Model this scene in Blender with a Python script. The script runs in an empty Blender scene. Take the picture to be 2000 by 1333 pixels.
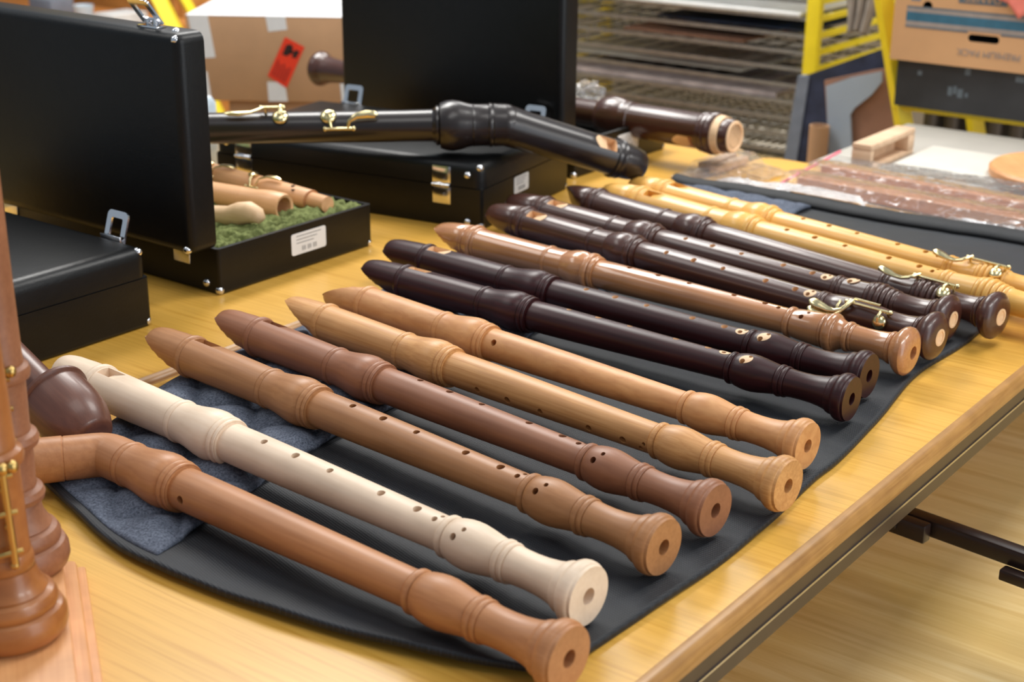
import bpy, bmesh, math, random
import numpy as np
from mathutils import Vector, Matrix, noise
random.seed(7)
R = math.radians
scene = bpy.context.scene
COL = scene.collection

# ------------------------------------------------------------------ camera
F_PX, PITCH, CAM_H, ROLL = 2923.1, 0.35239, 0.55673, 0.00888
cp, sp = math.cos(PITCH), math.sin(PITCH)
FW = Vector((0, cp, -sp)); UP0 = Vector((0, sp, cp)); RT0 = Vector((1, 0, 0))
cr, sr = math.cos(ROLL), math.sin(ROLL)
RT = RT0 * cr + UP0 * sr
UP = -RT0 * sr + UP0 * cr
CAM = Vector((0, 0, CAM_H))
cam_data = bpy.data.cameras.new('camera')
cam = bpy.data.objects.new('camera', cam_data)
COL.objects.link(cam)
m3 = Matrix((RT, UP, -FW)).transposed()
cam.matrix_world = Matrix.Translation(CAM) @ m3.to_4x4()
cam_data.sensor_width = 36.0
cam_data.lens = F_PX / 2000 * 36
cam_data.clip_start = 0.02
cam_data.dof.use_dof = True
cam_data.dof.focus_distance = 1.34
cam_data.dof.aperture_fstop = 7.5
scene.camera = cam

# ------------------------------------------------------------------ light
world = bpy.data.worlds.new('world'); scene.world = world
world.use_nodes = True
bgn = world.node_tree.nodes['Background']
bgn.inputs[0].default_value = (0.74, 0.87, 1.0, 1)
bgn.inputs[1].default_value = 0.30
scene.view_settings.view_transform = 'Standard'
scene.view_settings.look = 'None'
scene.view_settings.gamma = 1.0
scene.view_settings.exposure = 0.42
scene.view_settings.use_curve_mapping = False

ANG = R(53.1)                       # direction of the table's long side
E_ = Vector((math.cos(ANG), math.sin(ANG), 0)); N_ = Vector((math.sin(ANG), -math.cos(ANG), 0))
ROOM_ROT = ANG - math.pi / 2        # local x = across the table (t), local y = along it (s)
def C(s, t, z=0.0):
    return E_ * s + N_ * t + Vector((0, 0, z))

def area(name, loc, sx, sy, power, col, rot=(0, 0, 0)):
    l = bpy.data.lights.new(name, 'AREA'); l.shape = 'RECTANGLE'; l.size = sx; l.size_y = sy
    l.energy = power; l.color = col
    o = bpy.data.objects.new(name, l); COL.objects.link(o)
    o.location = loc; o.rotation_euler = rot
    return o
LAMPS_AND_FILL = [(0.5, -2.6, 10), (0.6, -0.5, 7), (2.3, -2.3, 44), (2.6, -0.3, 30), (4.2, -2.4, 22), (0.9, 3.0, 46), (2.8, 3.0, 46)]  # entries at the far right are fill lights added to brighten the lower table
for s_, t_, pw in LAMPS_AND_FILL:
    area('ceiling_and_fill_light', C(s_, t_, 1.98), 0.7, 1.3, pw, (1.0, 0.975, 0.93), (0, 0, ROOM_ROT))
# daylight from the windows on the camera's side of the room
area('window_light', C(1.2, 2.6, .55), 2.6, 1.5, 20, (.86, .93, 1.0), (0, R(90), ROOM_ROT))

# ------------------------------------------------------------------ pixel helpers (photo frame 2000 x 1333)
def ray(u, v):
    return FW + RT * ((u - 1000) / F_PX) - UP * ((v - 666.5) / F_PX)
def H(u, v, z=0.0):                 # point on the horizontal plane z
    d = ray(u, v); return CAM + d * ((z - CAM_H) / d.z)
def V(u, v, s):                     # point on the upright plane at distance s along the room
    d = ray(u, v); return CAM + d * ((s - CAM.dot(E_)) / d.dot(E_))
def D(u, v, dep):                   # point at a depth
    return CAM + ray(u, v) * dep
def ST(p): return Vector((p.dot(N_), p.dot(E_), p.z))

# ------------------------------------------------------------------ materials
def srgb(r, g, b):
    def f(c):
        c /= 255.0
        return c / 12.92 if c <= 0.04045 else ((c + 0.055) / 1.055) ** 2.4
    return (f(r), f(g), f(b), 1)
def newmat(name):
    m = bpy.data.materials.new(name); m.use_nodes = True
    nt = m.node_tree; b = nt.nodes['Principled BSDF']
    return m, nt, b
def link(nt, a, b): nt.links.new(a, b)
def texco(nt, scale=(1, 1, 1), kind='Object', rot=(0, 0, 0)):
    tc = nt.nodes.new('ShaderNodeTexCoord'); mp = nt.nodes.new('ShaderNodeMapping')
    mp.inputs['Scale'].default_value = scale; mp.inputs['Rotation'].default_value = rot
    link(nt, tc.outputs[kind], mp.inputs[0]); return mp.outputs[0]
def noise_n(nt, vec, scale, detail=4, rough=.55, dist=0.0):
    n = nt.nodes.new('ShaderNodeTexNoise'); n.inputs['Scale'].default_value = scale
    n.inputs['Detail'].default_value = detail; n.inputs['Roughness'].default_value = rough
    n.inputs['Distortion'].default_value = dist
    link(nt, vec, n.inputs['Vector']); return n.outputs['Fac']
def ramp(nt, fac, stops):
    r = nt.nodes.new('ShaderNodeValToRGB'); el = r.color_ramp.elements
    el[0].position, el[0].color = stops[0]; el[1].position, el[1].color = stops[-1]
    for p, c in stops[1:-1]:
        k = el.new(p); k.color = c
    link(nt, fac, r.inputs[0]); return r.outputs[0]
def mixc(nt, fac, a, b, mode='MIX'):
    x = nt.nodes.new('ShaderNodeMix'); x.data_type = 'RGBA'; x.blend_type = mode
    if isinstance(fac, float): x.inputs[0].default_value = fac
    else: link(nt, fac, x.inputs[0])
    for i, q in ((6, a), (7, b)):
        if isinstance(q, tuple): x.inputs[i].default_value = q
        else: link(nt, q, x.inputs[i])
    return x.outputs[2]
def bump(nt, b, h, strength, dist=.001):
    n = nt.nodes.new('ShaderNodeBump'); n.inputs['Strength'].default_value = strength
    n.inputs['Distance'].default_value = dist
    link(nt, h, n.inputs['Height']); link(nt, n.outputs[0], b.inputs['Normal'])

def wood(name, light, dark, rough=.4, coat=0.0, grain=(9, 260, 260), blotch=22, spec=.5, contrast=.5, coat_rough=.1):
    m, nt, b = newmat(name)
    v = texco(nt, grain)
    g = noise_n(nt, v, 1.0, 5, .6, .6)
    c1 = ramp(nt, g, [(.5 - contrast / 2, dark), (.5 + contrast / 2, light)])
    v2 = texco(nt, (.6, 1.5, 1.5)); g2 = noise_n(nt, v2, blotch, 3)
    k = ramp(nt, g2, [(.3, (.84, .82, .80, 1)), (.7, (1.06, 1.06, 1.06, 1))])
    link(nt, mixc(nt, 1.0, c1, k, 'MULTIPLY'), b.inputs['Base Color'])
    b.inputs['Roughness'].default_value = rough
    b.inputs['Specular IOR Level'].default_value = spec
    b.inputs['Coat Weight'].default_value = coat; b.inputs['Coat Roughness'].default_value = coat_rough
    bump(nt, b, g, .05, .0006)
    return m
def plain(name, col, rough=.5, metal=0.0, spec=.5, coat=0.0, noise_amt=.12, nscale=40):
    m, nt, b = newmat(name)
    v = texco(nt); n = noise_n(nt, v, nscale, 3)
    lo = tuple(c * (1 - noise_amt) for c in col[:3]) + (1,); hi = tuple(min(1, c * (1 + noise_amt)) for c in col[:3]) + (1,)
    link(nt, ramp(nt, n, [(.3, lo), (.7, hi)]), b.inputs['Base Color'])
    b.inputs['Roughness'].default_value = rough; b.inputs['Metallic'].default_value = metal
    b.inputs['Specular IOR Level'].default_value = spec; b.inputs['Coat Weight'].default_value = coat
    return m
def leather():
    m, nt, b = newmat('black_leatherette')
    v = texco(nt); n = noise_n(nt, v, 420, 3, .6)
    n2 = noise_n(nt, texco(nt, (1, 1, 3)), 60, 4, .6, 1.0)
    link(nt, ramp(nt, n2, [(.3, srgb(7, 7, 8)), (.75, srgb(14, 14, 15))]), b.inputs['Base Color'])
    b.inputs['Roughness'].default_value = .38; b.inputs['Specular IOR Level'].default_value = .34
    mx = nt.nodes.new('ShaderNodeMath'); mx.operation = 'ADD'
    link(nt, n, mx.inputs[0]); link(nt, n2, mx.inputs[1])
    bump(nt, b, mx.outputs[0], .25, .0007)
    return m
def nylon():
    m, nt, b = newmat('black_nylon')
    vx = texco(nt, rot=(0, 0, ROOM_ROT))
    ws = []
    for d in ('X', 'Y'):
        w = nt.nodes.new('ShaderNodeTexWave'); w.wave_type = 'BANDS'; w.bands_direction = d
        w.inputs['Scale'].default_value = 130; link(nt, vx, w.inputs['Vector']); ws.append(w.outputs['Fac'])
    mm = nt.nodes.new('ShaderNodeMath'); mm.operation = 'MULTIPLY'; link(nt, ws[0], mm.inputs[0]); link(nt, ws[1], mm.inputs[1])
    big = noise_n(nt, texco(nt), 14, 3)
    c = ramp(nt, mm.outputs[0], [(0, srgb(10, 13, 18)), (1, srgb(31, 38, 48))])
    k = ramp(nt, big, [(.35, (.75, .75, .75, 1)), (.7, (1.25, 1.25, 1.3, 1))])
    link(nt, mixc(nt, 1.0, c, k, 'MULTIPLY'), b.inputs['Base Color'])
    b.inputs['Roughness'].default_value = .6; b.inputs['Specular IOR Level'].default_value = .45
    b.inputs['Sheen Weight'].default_value = .04
    bump(nt, b, mm.outputs[0], .5, .0006)
    return m
def denim():
    m, nt, b = newmat('grey_quilted_denim')
    vx = texco(nt, rot=(0, 0, ROOM_ROT + R(45)))
    n = noise_n(nt, vx, 520, 2, .7); n2 = noise_n(nt, texco(nt), 60, 3)
    c = ramp(nt, n, [(.3, srgb(60, 66, 78)), (.7, srgb(112, 119, 134))])
    k = ramp(nt, n2, [(.3, (.78, .78, .8, 1)), (.7, (1.1, 1.1, 1.1, 1))])
    link(nt, mixc(nt, 1.0, c, k, 'MULTIPLY'), b.inputs['Base Color'])
    b.inputs['Roughness'].default_value = .85; b.inputs['Specular IOR Level'].default_value = .2
    bump(nt, b, n, .35, .0006)
    return m
def veneer(name, light, dark, rough, along=(3, 120, 1)):
    m, nt, b = newmat(name)
    v = texco(nt, along, 'Object')
    g = noise_n(nt, v, 1.0, 7, .65, .4)
    c1 = ramp(nt, g, [(.34, dark), (.52, light), (.75, tuple(min(1, q * 1.1) for q in light[:3]) + (1,))])
    n2 = noise_n(nt, texco(nt, (1.2, 4, 1)), 2.4, 3)
    k = ramp(nt, n2, [(.32, (.90, .88, .78, 1)), (.68, (1.06, 1.06, 1.1, 1))])
    link(nt, mixc(nt, 1.0, c1, k, 'MULTIPLY'), b.inputs['Base Color'])
    b.inputs['Roughness'].default_value = rough; b.inputs['Specular IOR Level'].default_value = .45
    bump(nt, b, g, .06, .0006)
    return m
def floor_mat():
    m, nt, b = newmat('worn_wood_floor')
    g = noise_n(nt, texco(nt, (3, 60, 1)), 1.0, 6, .65, .5)
    c1 = ramp(nt, g, [(.3, srgb(206, 172, 110)), (.55, srgb(224, 196, 140)), (.75, srgb(234, 212, 164))])
    n2 = noise_n(nt, texco(nt, (1, 1.6, 1)), 2.1, 4)
    pale = ramp(nt, n2, [(.38, (.95, .88, .64, 1)), (.66, (1.05, 1.05, 1.08, 1))])
    c2 = mixc(nt, 1.0, c1, pale, 'MULTIPLY')
    sc = noise_n(nt, texco(nt, (2.5, .55, 1), rot=(0, 0, R(30))), 2.6, 2, .5, .8)
    scuff = ramp(nt, sc, [(.0, (.45, .40, .34, 1)), (.2, (.55, .5, .45, 1)), (.27, (1, 1, 1, 1))])
    link(nt, mixc(nt, 1.0, c2, scuff, 'MULTIPLY'), b.inputs['Base Color'])
    b.inputs['Roughness'].default_value = .42
    return m
def plush():
    m, nt, b = newmat('green_plush')
    n = noise_n(nt, texco(nt), 160, 4, .7); n2 = noise_n(nt, texco(nt), 700, 2, .7)
    c = ramp(nt, n, [(.3, srgb(66, 72, 38)), (.7, srgb(140, 146, 94))])
    link(nt, c, b.inputs['Base Color']); b.inputs['Roughness'].default_value = .95
    b.inputs['Specular IOR Level'].default_value = .1; b.inputs['Sheen Weight'].default_value = .5
    b.inputs['Sheen Tint'].default_value = srgb(170, 190, 120)
    bump(nt, b, n2, .8, .002)
    return m
def plastic_film(name='clear_plastic_film', veil=.10):
    m, nt, b = newmat(name)
    for nd in list(nt.nodes):
        if nd.type != 'OUTPUT_MATERIAL': nt.nodes.remove(nd)
    out = [nd for nd in nt.nodes if nd.type == 'OUTPUT_MATERIAL'][0]
    tr = nt.nodes.new('ShaderNodeBsdfTransparent'); tr.inputs[0].default_value = (.985, .985, .99, 1)
    gl = nt.nodes.new('ShaderNodeBsdfGlossy'); gl.inputs['Roughness'].default_value = .12
    df = nt.nodes.new('ShaderNodeBsdfDiffuse'); df.inputs[0].default_value = (.92, .92, .95, 1)
    fr = nt.nodes.new('ShaderNodeFresnel'); fr.inputs[0].default_value = 1.3
    n = noise_n(nt, texco(nt), 45, 4, .6, 1.2)
    bp = nt.nodes.new('ShaderNodeBump'); bp.inputs['Strength'].default_value = 1.0; bp.inputs['Distance'].default_value = .012
    link(nt, n, bp.inputs['Height']); link(nt, bp.outputs[0], gl.inputs['Normal']); link(nt, bp.outputs[0], fr.inputs['Normal'])
    m1 = nt.nodes.new('ShaderNodeMixShader'); m1.inputs[0].default_value = veil
    link(nt, tr.outputs[0], m1.inputs[1]); link(nt, df.outputs[0], m1.inputs[2])
    m2 = nt.nodes.new('ShaderNodeMixShader'); link(nt, fr.outputs[0], m2.inputs[0])
    link(nt, m1.outputs[0], m2.inputs[1]); link(nt, gl.outputs[0], m2.inputs[2])
    link(nt, m2.outputs[0], out.inputs[0])
    return m

M = {}
M['table'] = veneer('yellow_table_veneer', srgb(216, 166, 75), srgb(202, 149, 58), .32, (5, 210, 1))
M['nosing'] = wood('table_edge_wood', srgb(188, 140, 78), srgb(150, 104, 52), .38, grain=(300, 9, 300))
M['brown_steel'] = plain('brown_painted_steel', srgb(62, 46, 36), .38)
M['dark_steel'] = plain('dark_brown_steel', srgb(42, 30, 27), .28)
M['bright_strip'] = plain('bare_steel_strip', srgb(190, 186, 180), .3, 1.0)
M['floor'] = floor_mat()
M['leather'] = leather()
M['chrome'] = plain('chrome', srgb(225, 225, 228), .14, 1.0, noise_amt=.02)
M['brass'] = plain('polished_brass', srgb(232, 214, 164), .2, 1.0, noise_amt=.04)
M['old_brass'] = plain('satin_brass', srgb(196, 164, 100), .3, 1.0, noise_amt=.05)
M['nylon'] = nylon(); M['denim'] = denim()
M['binding'] = plain('black_binding_tape', srgb(26, 28, 31), .7, nscale=300, noise_amt=.3)
M['plush'] = plush(); M['film'] = plastic_film(); M['frosted'] = plastic_film('frosted_plastic_film', .5)
M['sticker'] = plain('white_paper_sticker', srgb(226, 226, 226), .6, noise_amt=.03)
M['ink'] = plain('grey_print', srgb(110, 110, 112), .7)
M['cream'] = wood('pale_cut_wood', srgb(240, 204, 164), srgb(224, 184, 140), .5)
M['pearwood'] = wood('pearwood', srgb(192, 134, 88), srgb(168, 110, 68), .42, contrast=.6)
M['maple'] = wood('pale_maple', srgb(240, 218, 194), srgb(229, 203, 176), .45, contrast=.6, spec=.4)
M['tan'] = wood('tan_pearwood', srgb(184, 130, 84), srgb(156, 104, 62), .42, contrast=.6)
M['brown'] = wood('reddish_brown_wood', srgb(162, 108, 76), srgb(138, 88, 60), .42, contrast=.6)
M['cherry'] = wood('light_cherry', srgb(218, 164, 104), srgb(188, 130, 74), .42, grain=(7, 330, 330), contrast=.42)
M['cherry_figured'] = wood('figured_cherry', srgb(220, 164, 108), srgb(194, 132, 80), .42, grain=(34, 120, 120), contrast=.45)
M['dark'] = wood('dark_grenadilla_red', srgb(64, 24, 26), srgb(34, 13, 14), .36, spec=.36, contrast=.6)
M['gloss'] = wood('glossy_pearwood', srgb(196, 138, 92), srgb(170, 112, 70), .25, coat=.7, contrast=.5, coat_rough=.06)
M['rosewood'] = wood('dark_rosewood', srgb(86, 49, 38), srgb(58, 32, 25), .32, coat=.3, contrast=.6)
M['boxwood'] = wood('yellow_boxwood', srgb(238, 186, 100), srgb(222, 164, 76), .34, coat=.15, contrast=.6)
M['blackwood'] = wood('blackish_maple', srgb(40, 29, 27), srgb(26, 19, 18), .32, coat=.2, contrast=.6)
M['redbass'] = wood('red_brown_bass_wood', srgb(82, 46, 34), srgb(54, 30, 24), .28, coat=.4, contrast=.6)
M['capwood'] = wood('brown_cap_wood', srgb(112, 70, 54), srgb(88, 53, 42), .36, coat=.1, contrast=.6)
M['standwood'] = wood('orange_stand_wood', srgb(226, 166, 112), srgb(206, 142, 88), .45, grain=(240, 8, 240), contrast=.6)
M['basswood'] = wood('amber_bass_wood', srgb(176, 112, 58), srgb(150, 88, 42), .34, coat=.2, grain=(5, 60, 60))
M['peach'] = wood('peach_maple', srgb(232, 180, 132), srgb(216, 160, 112), .4, contrast=.6)
M['cardboard'] = plain('cardboard', srgb(182, 142, 106), .8, noise_amt=.06, nscale=12)
M['cardboard_dark'] = plain('cardboard_darker', srgb(176, 134, 96), .8, noise_amt=.06)  # slightly darker cardboard colour for the lower carton
M['tape'] = plain('white_paper_tape', srgb(222, 222, 224), .5, noise_amt=.03)
M['red'] = plain('red_label_paper', srgb(228, 58, 28), .5, noise_amt=.03)
M['black_print'] = plain('black_print', srgb(40, 16, 14), .6)
M['red_print'] = plain('dark_red_print', srgb(150, 30, 20), .6)
M['yellow'] = plain('yellow_enamel', srgb(236, 210, 40), .35, noise_amt=.04)
M['wire'] = plain('galvanised_wire', srgb(168, 170, 172), .35, .9)
M['white_paint'] = plain('white_paint', srgb(232, 232, 228), .55, noise_amt=.05, nscale=6)
M['board_white'] = plain('worn_white_board', srgb(206, 202, 192), .5, noise_amt=.1, nscale=8)
M['teal'] = plain('teal_print', srgb(52, 100, 122), .7); M['grey_print'] = plain('grey_stripe_print', srgb(150, 138, 130), .7)
M['slate_print'] = plain('slate_print', srgb(96, 104, 110), .7)
M['box_tan'] = plain('carton_tan', srgb(204, 156, 110), .75, noise_amt=.05, nscale=10)
M['black_plastic'] = plain('black_plastic', srgb(46, 46, 48), .5, noise_amt=.25, nscale=14)
M['desk_grey'] = plain('pale_grey_desk', srgb(176, 172, 164), .5, noise_amt=.08, nscale=7)
M['void'] = plain('hole_inside', srgb(14, 13, 12), .9)
M['navy'] = plain('navy_cloth_board', srgb(44, 50, 72), .8, noise_amt=.5, nscale=22)
M['grey_blue'] = plain('grey_blue_edge', srgb(120, 128, 142), .6, noise_amt=.1)
M['grey_card'] = plain('grey_painted_card', srgb(160, 172, 186), .7, noise_amt=.06, nscale=6)
M['stained_card'] = plain('stained_brown_card', srgb(160, 118, 96), .75, noise_amt=.15, nscale=9)
M['coral'] = plain('coral_cloth', srgb(232, 128, 112), .8, noise_amt=.08)
M['rag'] = plain('grey_rag', srgb(160, 150, 140), .9, noise_amt=.15)
M['radiator'] = plain('grey_radiator', srgb(74, 66, 60), .5)
M['wall'] = plain('wall_plaster', srgb(128, 118, 104), .8, noise_amt=.05, nscale=3)
M['orange_wood'] = wood('orange_brown_cupboard', srgb(206, 140, 74), srgb(178, 112, 52), .5, grain=(5, 40, 40))
M['glass_white'] = plain('frosted_white_glass', srgb(214, 228, 238), .12)
M['pink'] = plain('pink_zip', srgb(240, 120, 140), .4)
M['foam'] = plain('sheet_paper', srgb(222, 222, 220), .6, noise_amt=.05)
M['paint_blue'] = plain('blue_black_painting', srgb(26, 44, 74), .45, noise_amt=.8, nscale=9)
M['paint_mix'] = plain('mottled_painting', srgb(150, 138, 136), .6, noise_amt=.35, nscale=16)
M['wood_rod'] = wood('raw_cedar_strip', srgb(208, 144, 90), srgb(188, 120, 70), .5, grain=(5, 60, 60))
M['wood_pale'] = wood('raw_pale_wood', srgb(228, 198, 168), srgb(206, 172, 138), .55, grain=(5, 60, 60))

# ------------------------------------------------------------------ mesh builder
class MB:
    def __init__(s): s.v = []; s.f = []
    def add(s, vs, fs, mat=None):
        o = len(s.v)
        s.v += [tuple((mat @ Vector(q)) if mat else q) for q in vs]
        s.f += [tuple(i + o for i in f) for f in fs]; return s
    def box(s, x0, x1, y0, y1, z0, z1, mat=None):
        vs = [(x, y, z) for z in (z0, z1) for y in (y0, y1) for x in (x0, x1)]
        fs = [(0, 2, 3, 1), (4, 5, 7, 6), (0, 1, 5, 4), (2, 6, 7, 3), (0, 4, 6, 2), (1, 3, 7, 5)]
        return s.add(vs, fs, mat)
    def lathe(s, prof, seg=48, mat=None):          # about local X; prof [(x, r)]
        vs = []; fs = []
        for x, r in prof:
            for k in range(seg):
                a = 2 * math.pi * k / seg; vs.append((x, r * math.cos(a), r * math.sin(a)))
        n = len(prof)
        for i in range(n - 1):
            for k in range(seg):
                k2 = (k + 1) % seg
                fs.append((i * seg + k, (i + 1) * seg + k, (i + 1) * seg + k2, i * seg + k2)[::-1])
        if prof[0][1] > 1e-9: fs.append(tuple(range(seg))[::-1])
        if prof[-1][1] > 1e-9: fs.append(tuple((n - 1) * seg + k for k in range(seg)))
        return s.add(vs, fs, mat)
    def tube(s, pts, rad, seg=10, mat=None, flat=None):
        pts = [Vector(p) for p in pts]; n = len(pts)
        rad = rad if isinstance(rad, (list, tuple)) else [rad] * n
        vs = []; fs = []; prev = None
        for i, p in enumerate(pts):
            d = (pts[min(i + 1, n - 1)] - pts[max(i - 1, 0)]).normalized()
            if prev is None:
                up = Vector((0, 0, 1)) if abs(d.z) < .9 else Vector((0, 1, 0))
                a = d.cross(up).normalized()
            else:
                a = (prev - d * prev.dot(d)).normalized()
            prev = a; b = d.cross(a)
            w = flat[i] if flat else (1, 1)
            for k in range(seg):
                t = 2 * math.pi * k / seg
                vs.append(tuple(p + a * (rad[i] * w[0] * math.cos(t)) + b * (rad[i] * w[1] * math.sin(t))))
        for i in range(n - 1):
            for k in range(seg):
                k2 = (k + 1) % seg
                fs.append((i * seg + k, i * seg + k2, (i + 1) * seg + k2, (i + 1) * seg + k))
        fs.append(tuple(range(seg))[::-1]); fs.append(tuple((n - 1) * seg + k for k in range(seg)))
        return s.add(vs, fs, mat)
    def prism(s, poly, z0, z1, mat=None):           # polygon in XY extruded in Z
        n = len(poly)
        vs = [(x, y, z0) for x, y in poly] + [(x, y, z1) for x, y in poly]
        fs = [tuple(range(n))[::-1], tuple(range(n, 2 * n))] + [(i, (i + 1) % n, n + (i + 1) % n, n + i) for i in range(n)]
        return s.add(vs, fs, mat)
    def sphere(s, c, r, seg=16, rings=10, sc=(1, 1, 1)):
        vs = []; fs = []
        for i in range(rings + 1):
            th = math.pi * i / rings
            for k in range(seg):
                a = 2 * math.pi * k / seg
                vs.append((c[0] + sc[0] * r * math.sin(th) * math.cos(a), c[1] + sc[1] * r * math.sin(th) * math.sin(a), c[2] + sc[2] * r * math.cos(th)))
        for i in range(rings):
            for k in range(seg):
                k2 = (k + 1) % seg
                fs.append((i * seg + k, (i + 1) * seg + k, (i + 1) * seg + k2, i * seg + k2))
        return s.add(vs, fs)
    def mesh(s, name, mat, sharp=35):
        me = bpy.data.meshes.new(name); me.from_pydata(s.v, [], s.f); me.validate(); 
        bm = bmesh.new(); bm.from_mesh(me); bmesh.ops.remove_doubles(bm, verts=bm.verts, dist=1e-6)
        bmesh.ops.recalc_face_normals(bm, faces=bm.faces); bm.to_mesh(me); bm.free()
        if mat: me.materials.append(mat)
        finish(me, sharp); return me
    def build(s, name, mat, parent=None, sharp=35, bevel=None):
        me = s.mesh(name, mat, sharp)
        if bevel: bevel_mesh(me, bevel, sharp)
        return obj(name, me, parent)
def finish(me, sharp):
    for p in me.polygons: p.use_smooth = True
    if sharp is not None: me.set_sharp_from_angle(angle=R(sharp))
def bevel_mesh(me, w, sharp=35, seg=2):
    bm = bmesh.new(); bm.from_mesh(me)
    es = [e for e in bm.edges if len(e.link_faces) == 2 and e.calc_face_angle(0) > R(40)]
    bmesh.ops.bevel(bm, geom=es, offset=w, segments=seg, affect='EDGES', profile=.5, clamp_overlap=True)
    bm.to_mesh(me); bm.free(); finish(me, sharp)
def obj(name, me, parent=None):
    o = bpy.data.objects.new(name, me); COL.objects.link(o)
    if parent is not None: o.parent = parent
    return o
def tag(o, label=None, cat=None, group=None, kind=None):
    if label: o['label'] = label
    if cat: o['category'] = cat
    if group: o['group'] = group
    if kind: o['kind'] = kind
    return o
def empty(name, loc=(0, 0, 0), rz=0.0, label=None, cat=None, group=None):
    o = bpy.data.objects.new(name, None); COL.objects.link(o); o.empty_display_size = .05
    o.location = loc; o.rotation_euler = (0, 0, rz); return tag(o, label, cat, group)
def axis_empty(name, p0, p1, label, cat, group=None, base=None):
    """Empty with local X from p0 to p1 and local Z as near upright as it can be."""
    o = empty(name, (0, 0, 0), 0, label, cat, group)
    x = (Vector(p1) - Vector(p0)).normalized(); z = (Vector((0, 0, 1)) - x * x.z).normalized(); y = z.cross(x)
    o.matrix_world = Matrix.Translation(p0) @ Matrix((x, y, z)).transposed().to_4x4()
    return o
def boolean(me, cutter_me):
    """me minus cutter, keeping the cutter's material on the cut faces"""
    a = bpy.data.objects.new('tmp_a', me); b = bpy.data.objects.new('tmp_b', cutter_me)
    COL.objects.link(a); COL.objects.link(b)
    md = a.modifiers.new('b', 'BOOLEAN'); md.operation = 'DIFFERENCE'; md.object = b; md.solver = 'EXACT'
    md.material_mode = 'TRANSFER'
    dg = bpy.context.evaluated_depsgraph_get()
    out = bpy.data.meshes.new_from_object(a.evaluated_get(dg), depsgraph=dg)
    bpy.data.objects.remove(a); bpy.data.objects.remove(b)
    if len(out.polygons) < 10: return me
    finish(out, 32); return out
def rounded_poly(x0, x1, y0, y1, r, n=6, corners=(1, 1, 1, 1)):
    out = []
    for (cx, cy, a0), on in zip(((x1 - r, y1 - r, 0), (x0 + r, y1 - r, 90), (x0 + r, y0 + r, 180), (x1 - r, y0 + r, 270)), corners):
        if on:
            out += [(cx + r * math.cos(R(a0 + 90 * k / n)), cy + r * math.sin(R(a0 + 90 * k / n))) for k in range(n + 1)]
        else:
            sx = 1 if a0 in (0, 270) else -1; sy = 1 if a0 in (0, 90) else -1
            out.append((cx + r * sx, cy + r * sy))
    return out
def text_mesh(name, body, size, mat, parent, mtx, extrude=.0003):
    cu = bpy.data.curves.new(name, 'FONT'); cu.body = body; cu.size = size; cu.extrude = extrude
    cu.align_x = 'CENTER'; cu.align_y = 'CENTER'
    t = bpy.data.objects.new('tmp', cu); COL.objects.link(t)
    dg = bpy.context.evaluated_depsgraph_get()
    me = bpy.data.meshes.new_from_object(t.evaluated_get(dg), depsgraph=dg)
    bpy.data.objects.remove(t); me.materials.clear(); me.materials.append(mat)
    o = obj(name, me, parent); o.matrix_local = mtx; return o

# ================================================================== THE ROOM
FZ = -0.74
fl = MB().box(-6.2, 3.0, -1.5, 5.2, FZ - .02, FZ).build('floor', M['floor']); fl.rotation_euler = (0, 0, ROOM_ROT); fl['kind'] = 'structure'
wb = MB().box(-6.2, 3.0, 5.2, 5.3, FZ, 1.9).build('wall_back', M['wall']); wb.rotation_euler = (0, 0, ROOM_ROT); wb['kind'] = 'structure'
wl = MB().box(-6.3, -6.2, -1.5, 5.2, FZ, 1.9).build('wall_left', M['wall']); wl.rotation_euler = (0, 0, ROOM_ROT); wl['kind'] = 'structure'
bb = MB().box(-6.2, 3.0, 5.185, 5.2, FZ, FZ + .09).build('baseboard_back', M['white_paint']); bb.rotation_euler = (0, 0, ROOM_ROT); bb['kind'] = 'structure'


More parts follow.
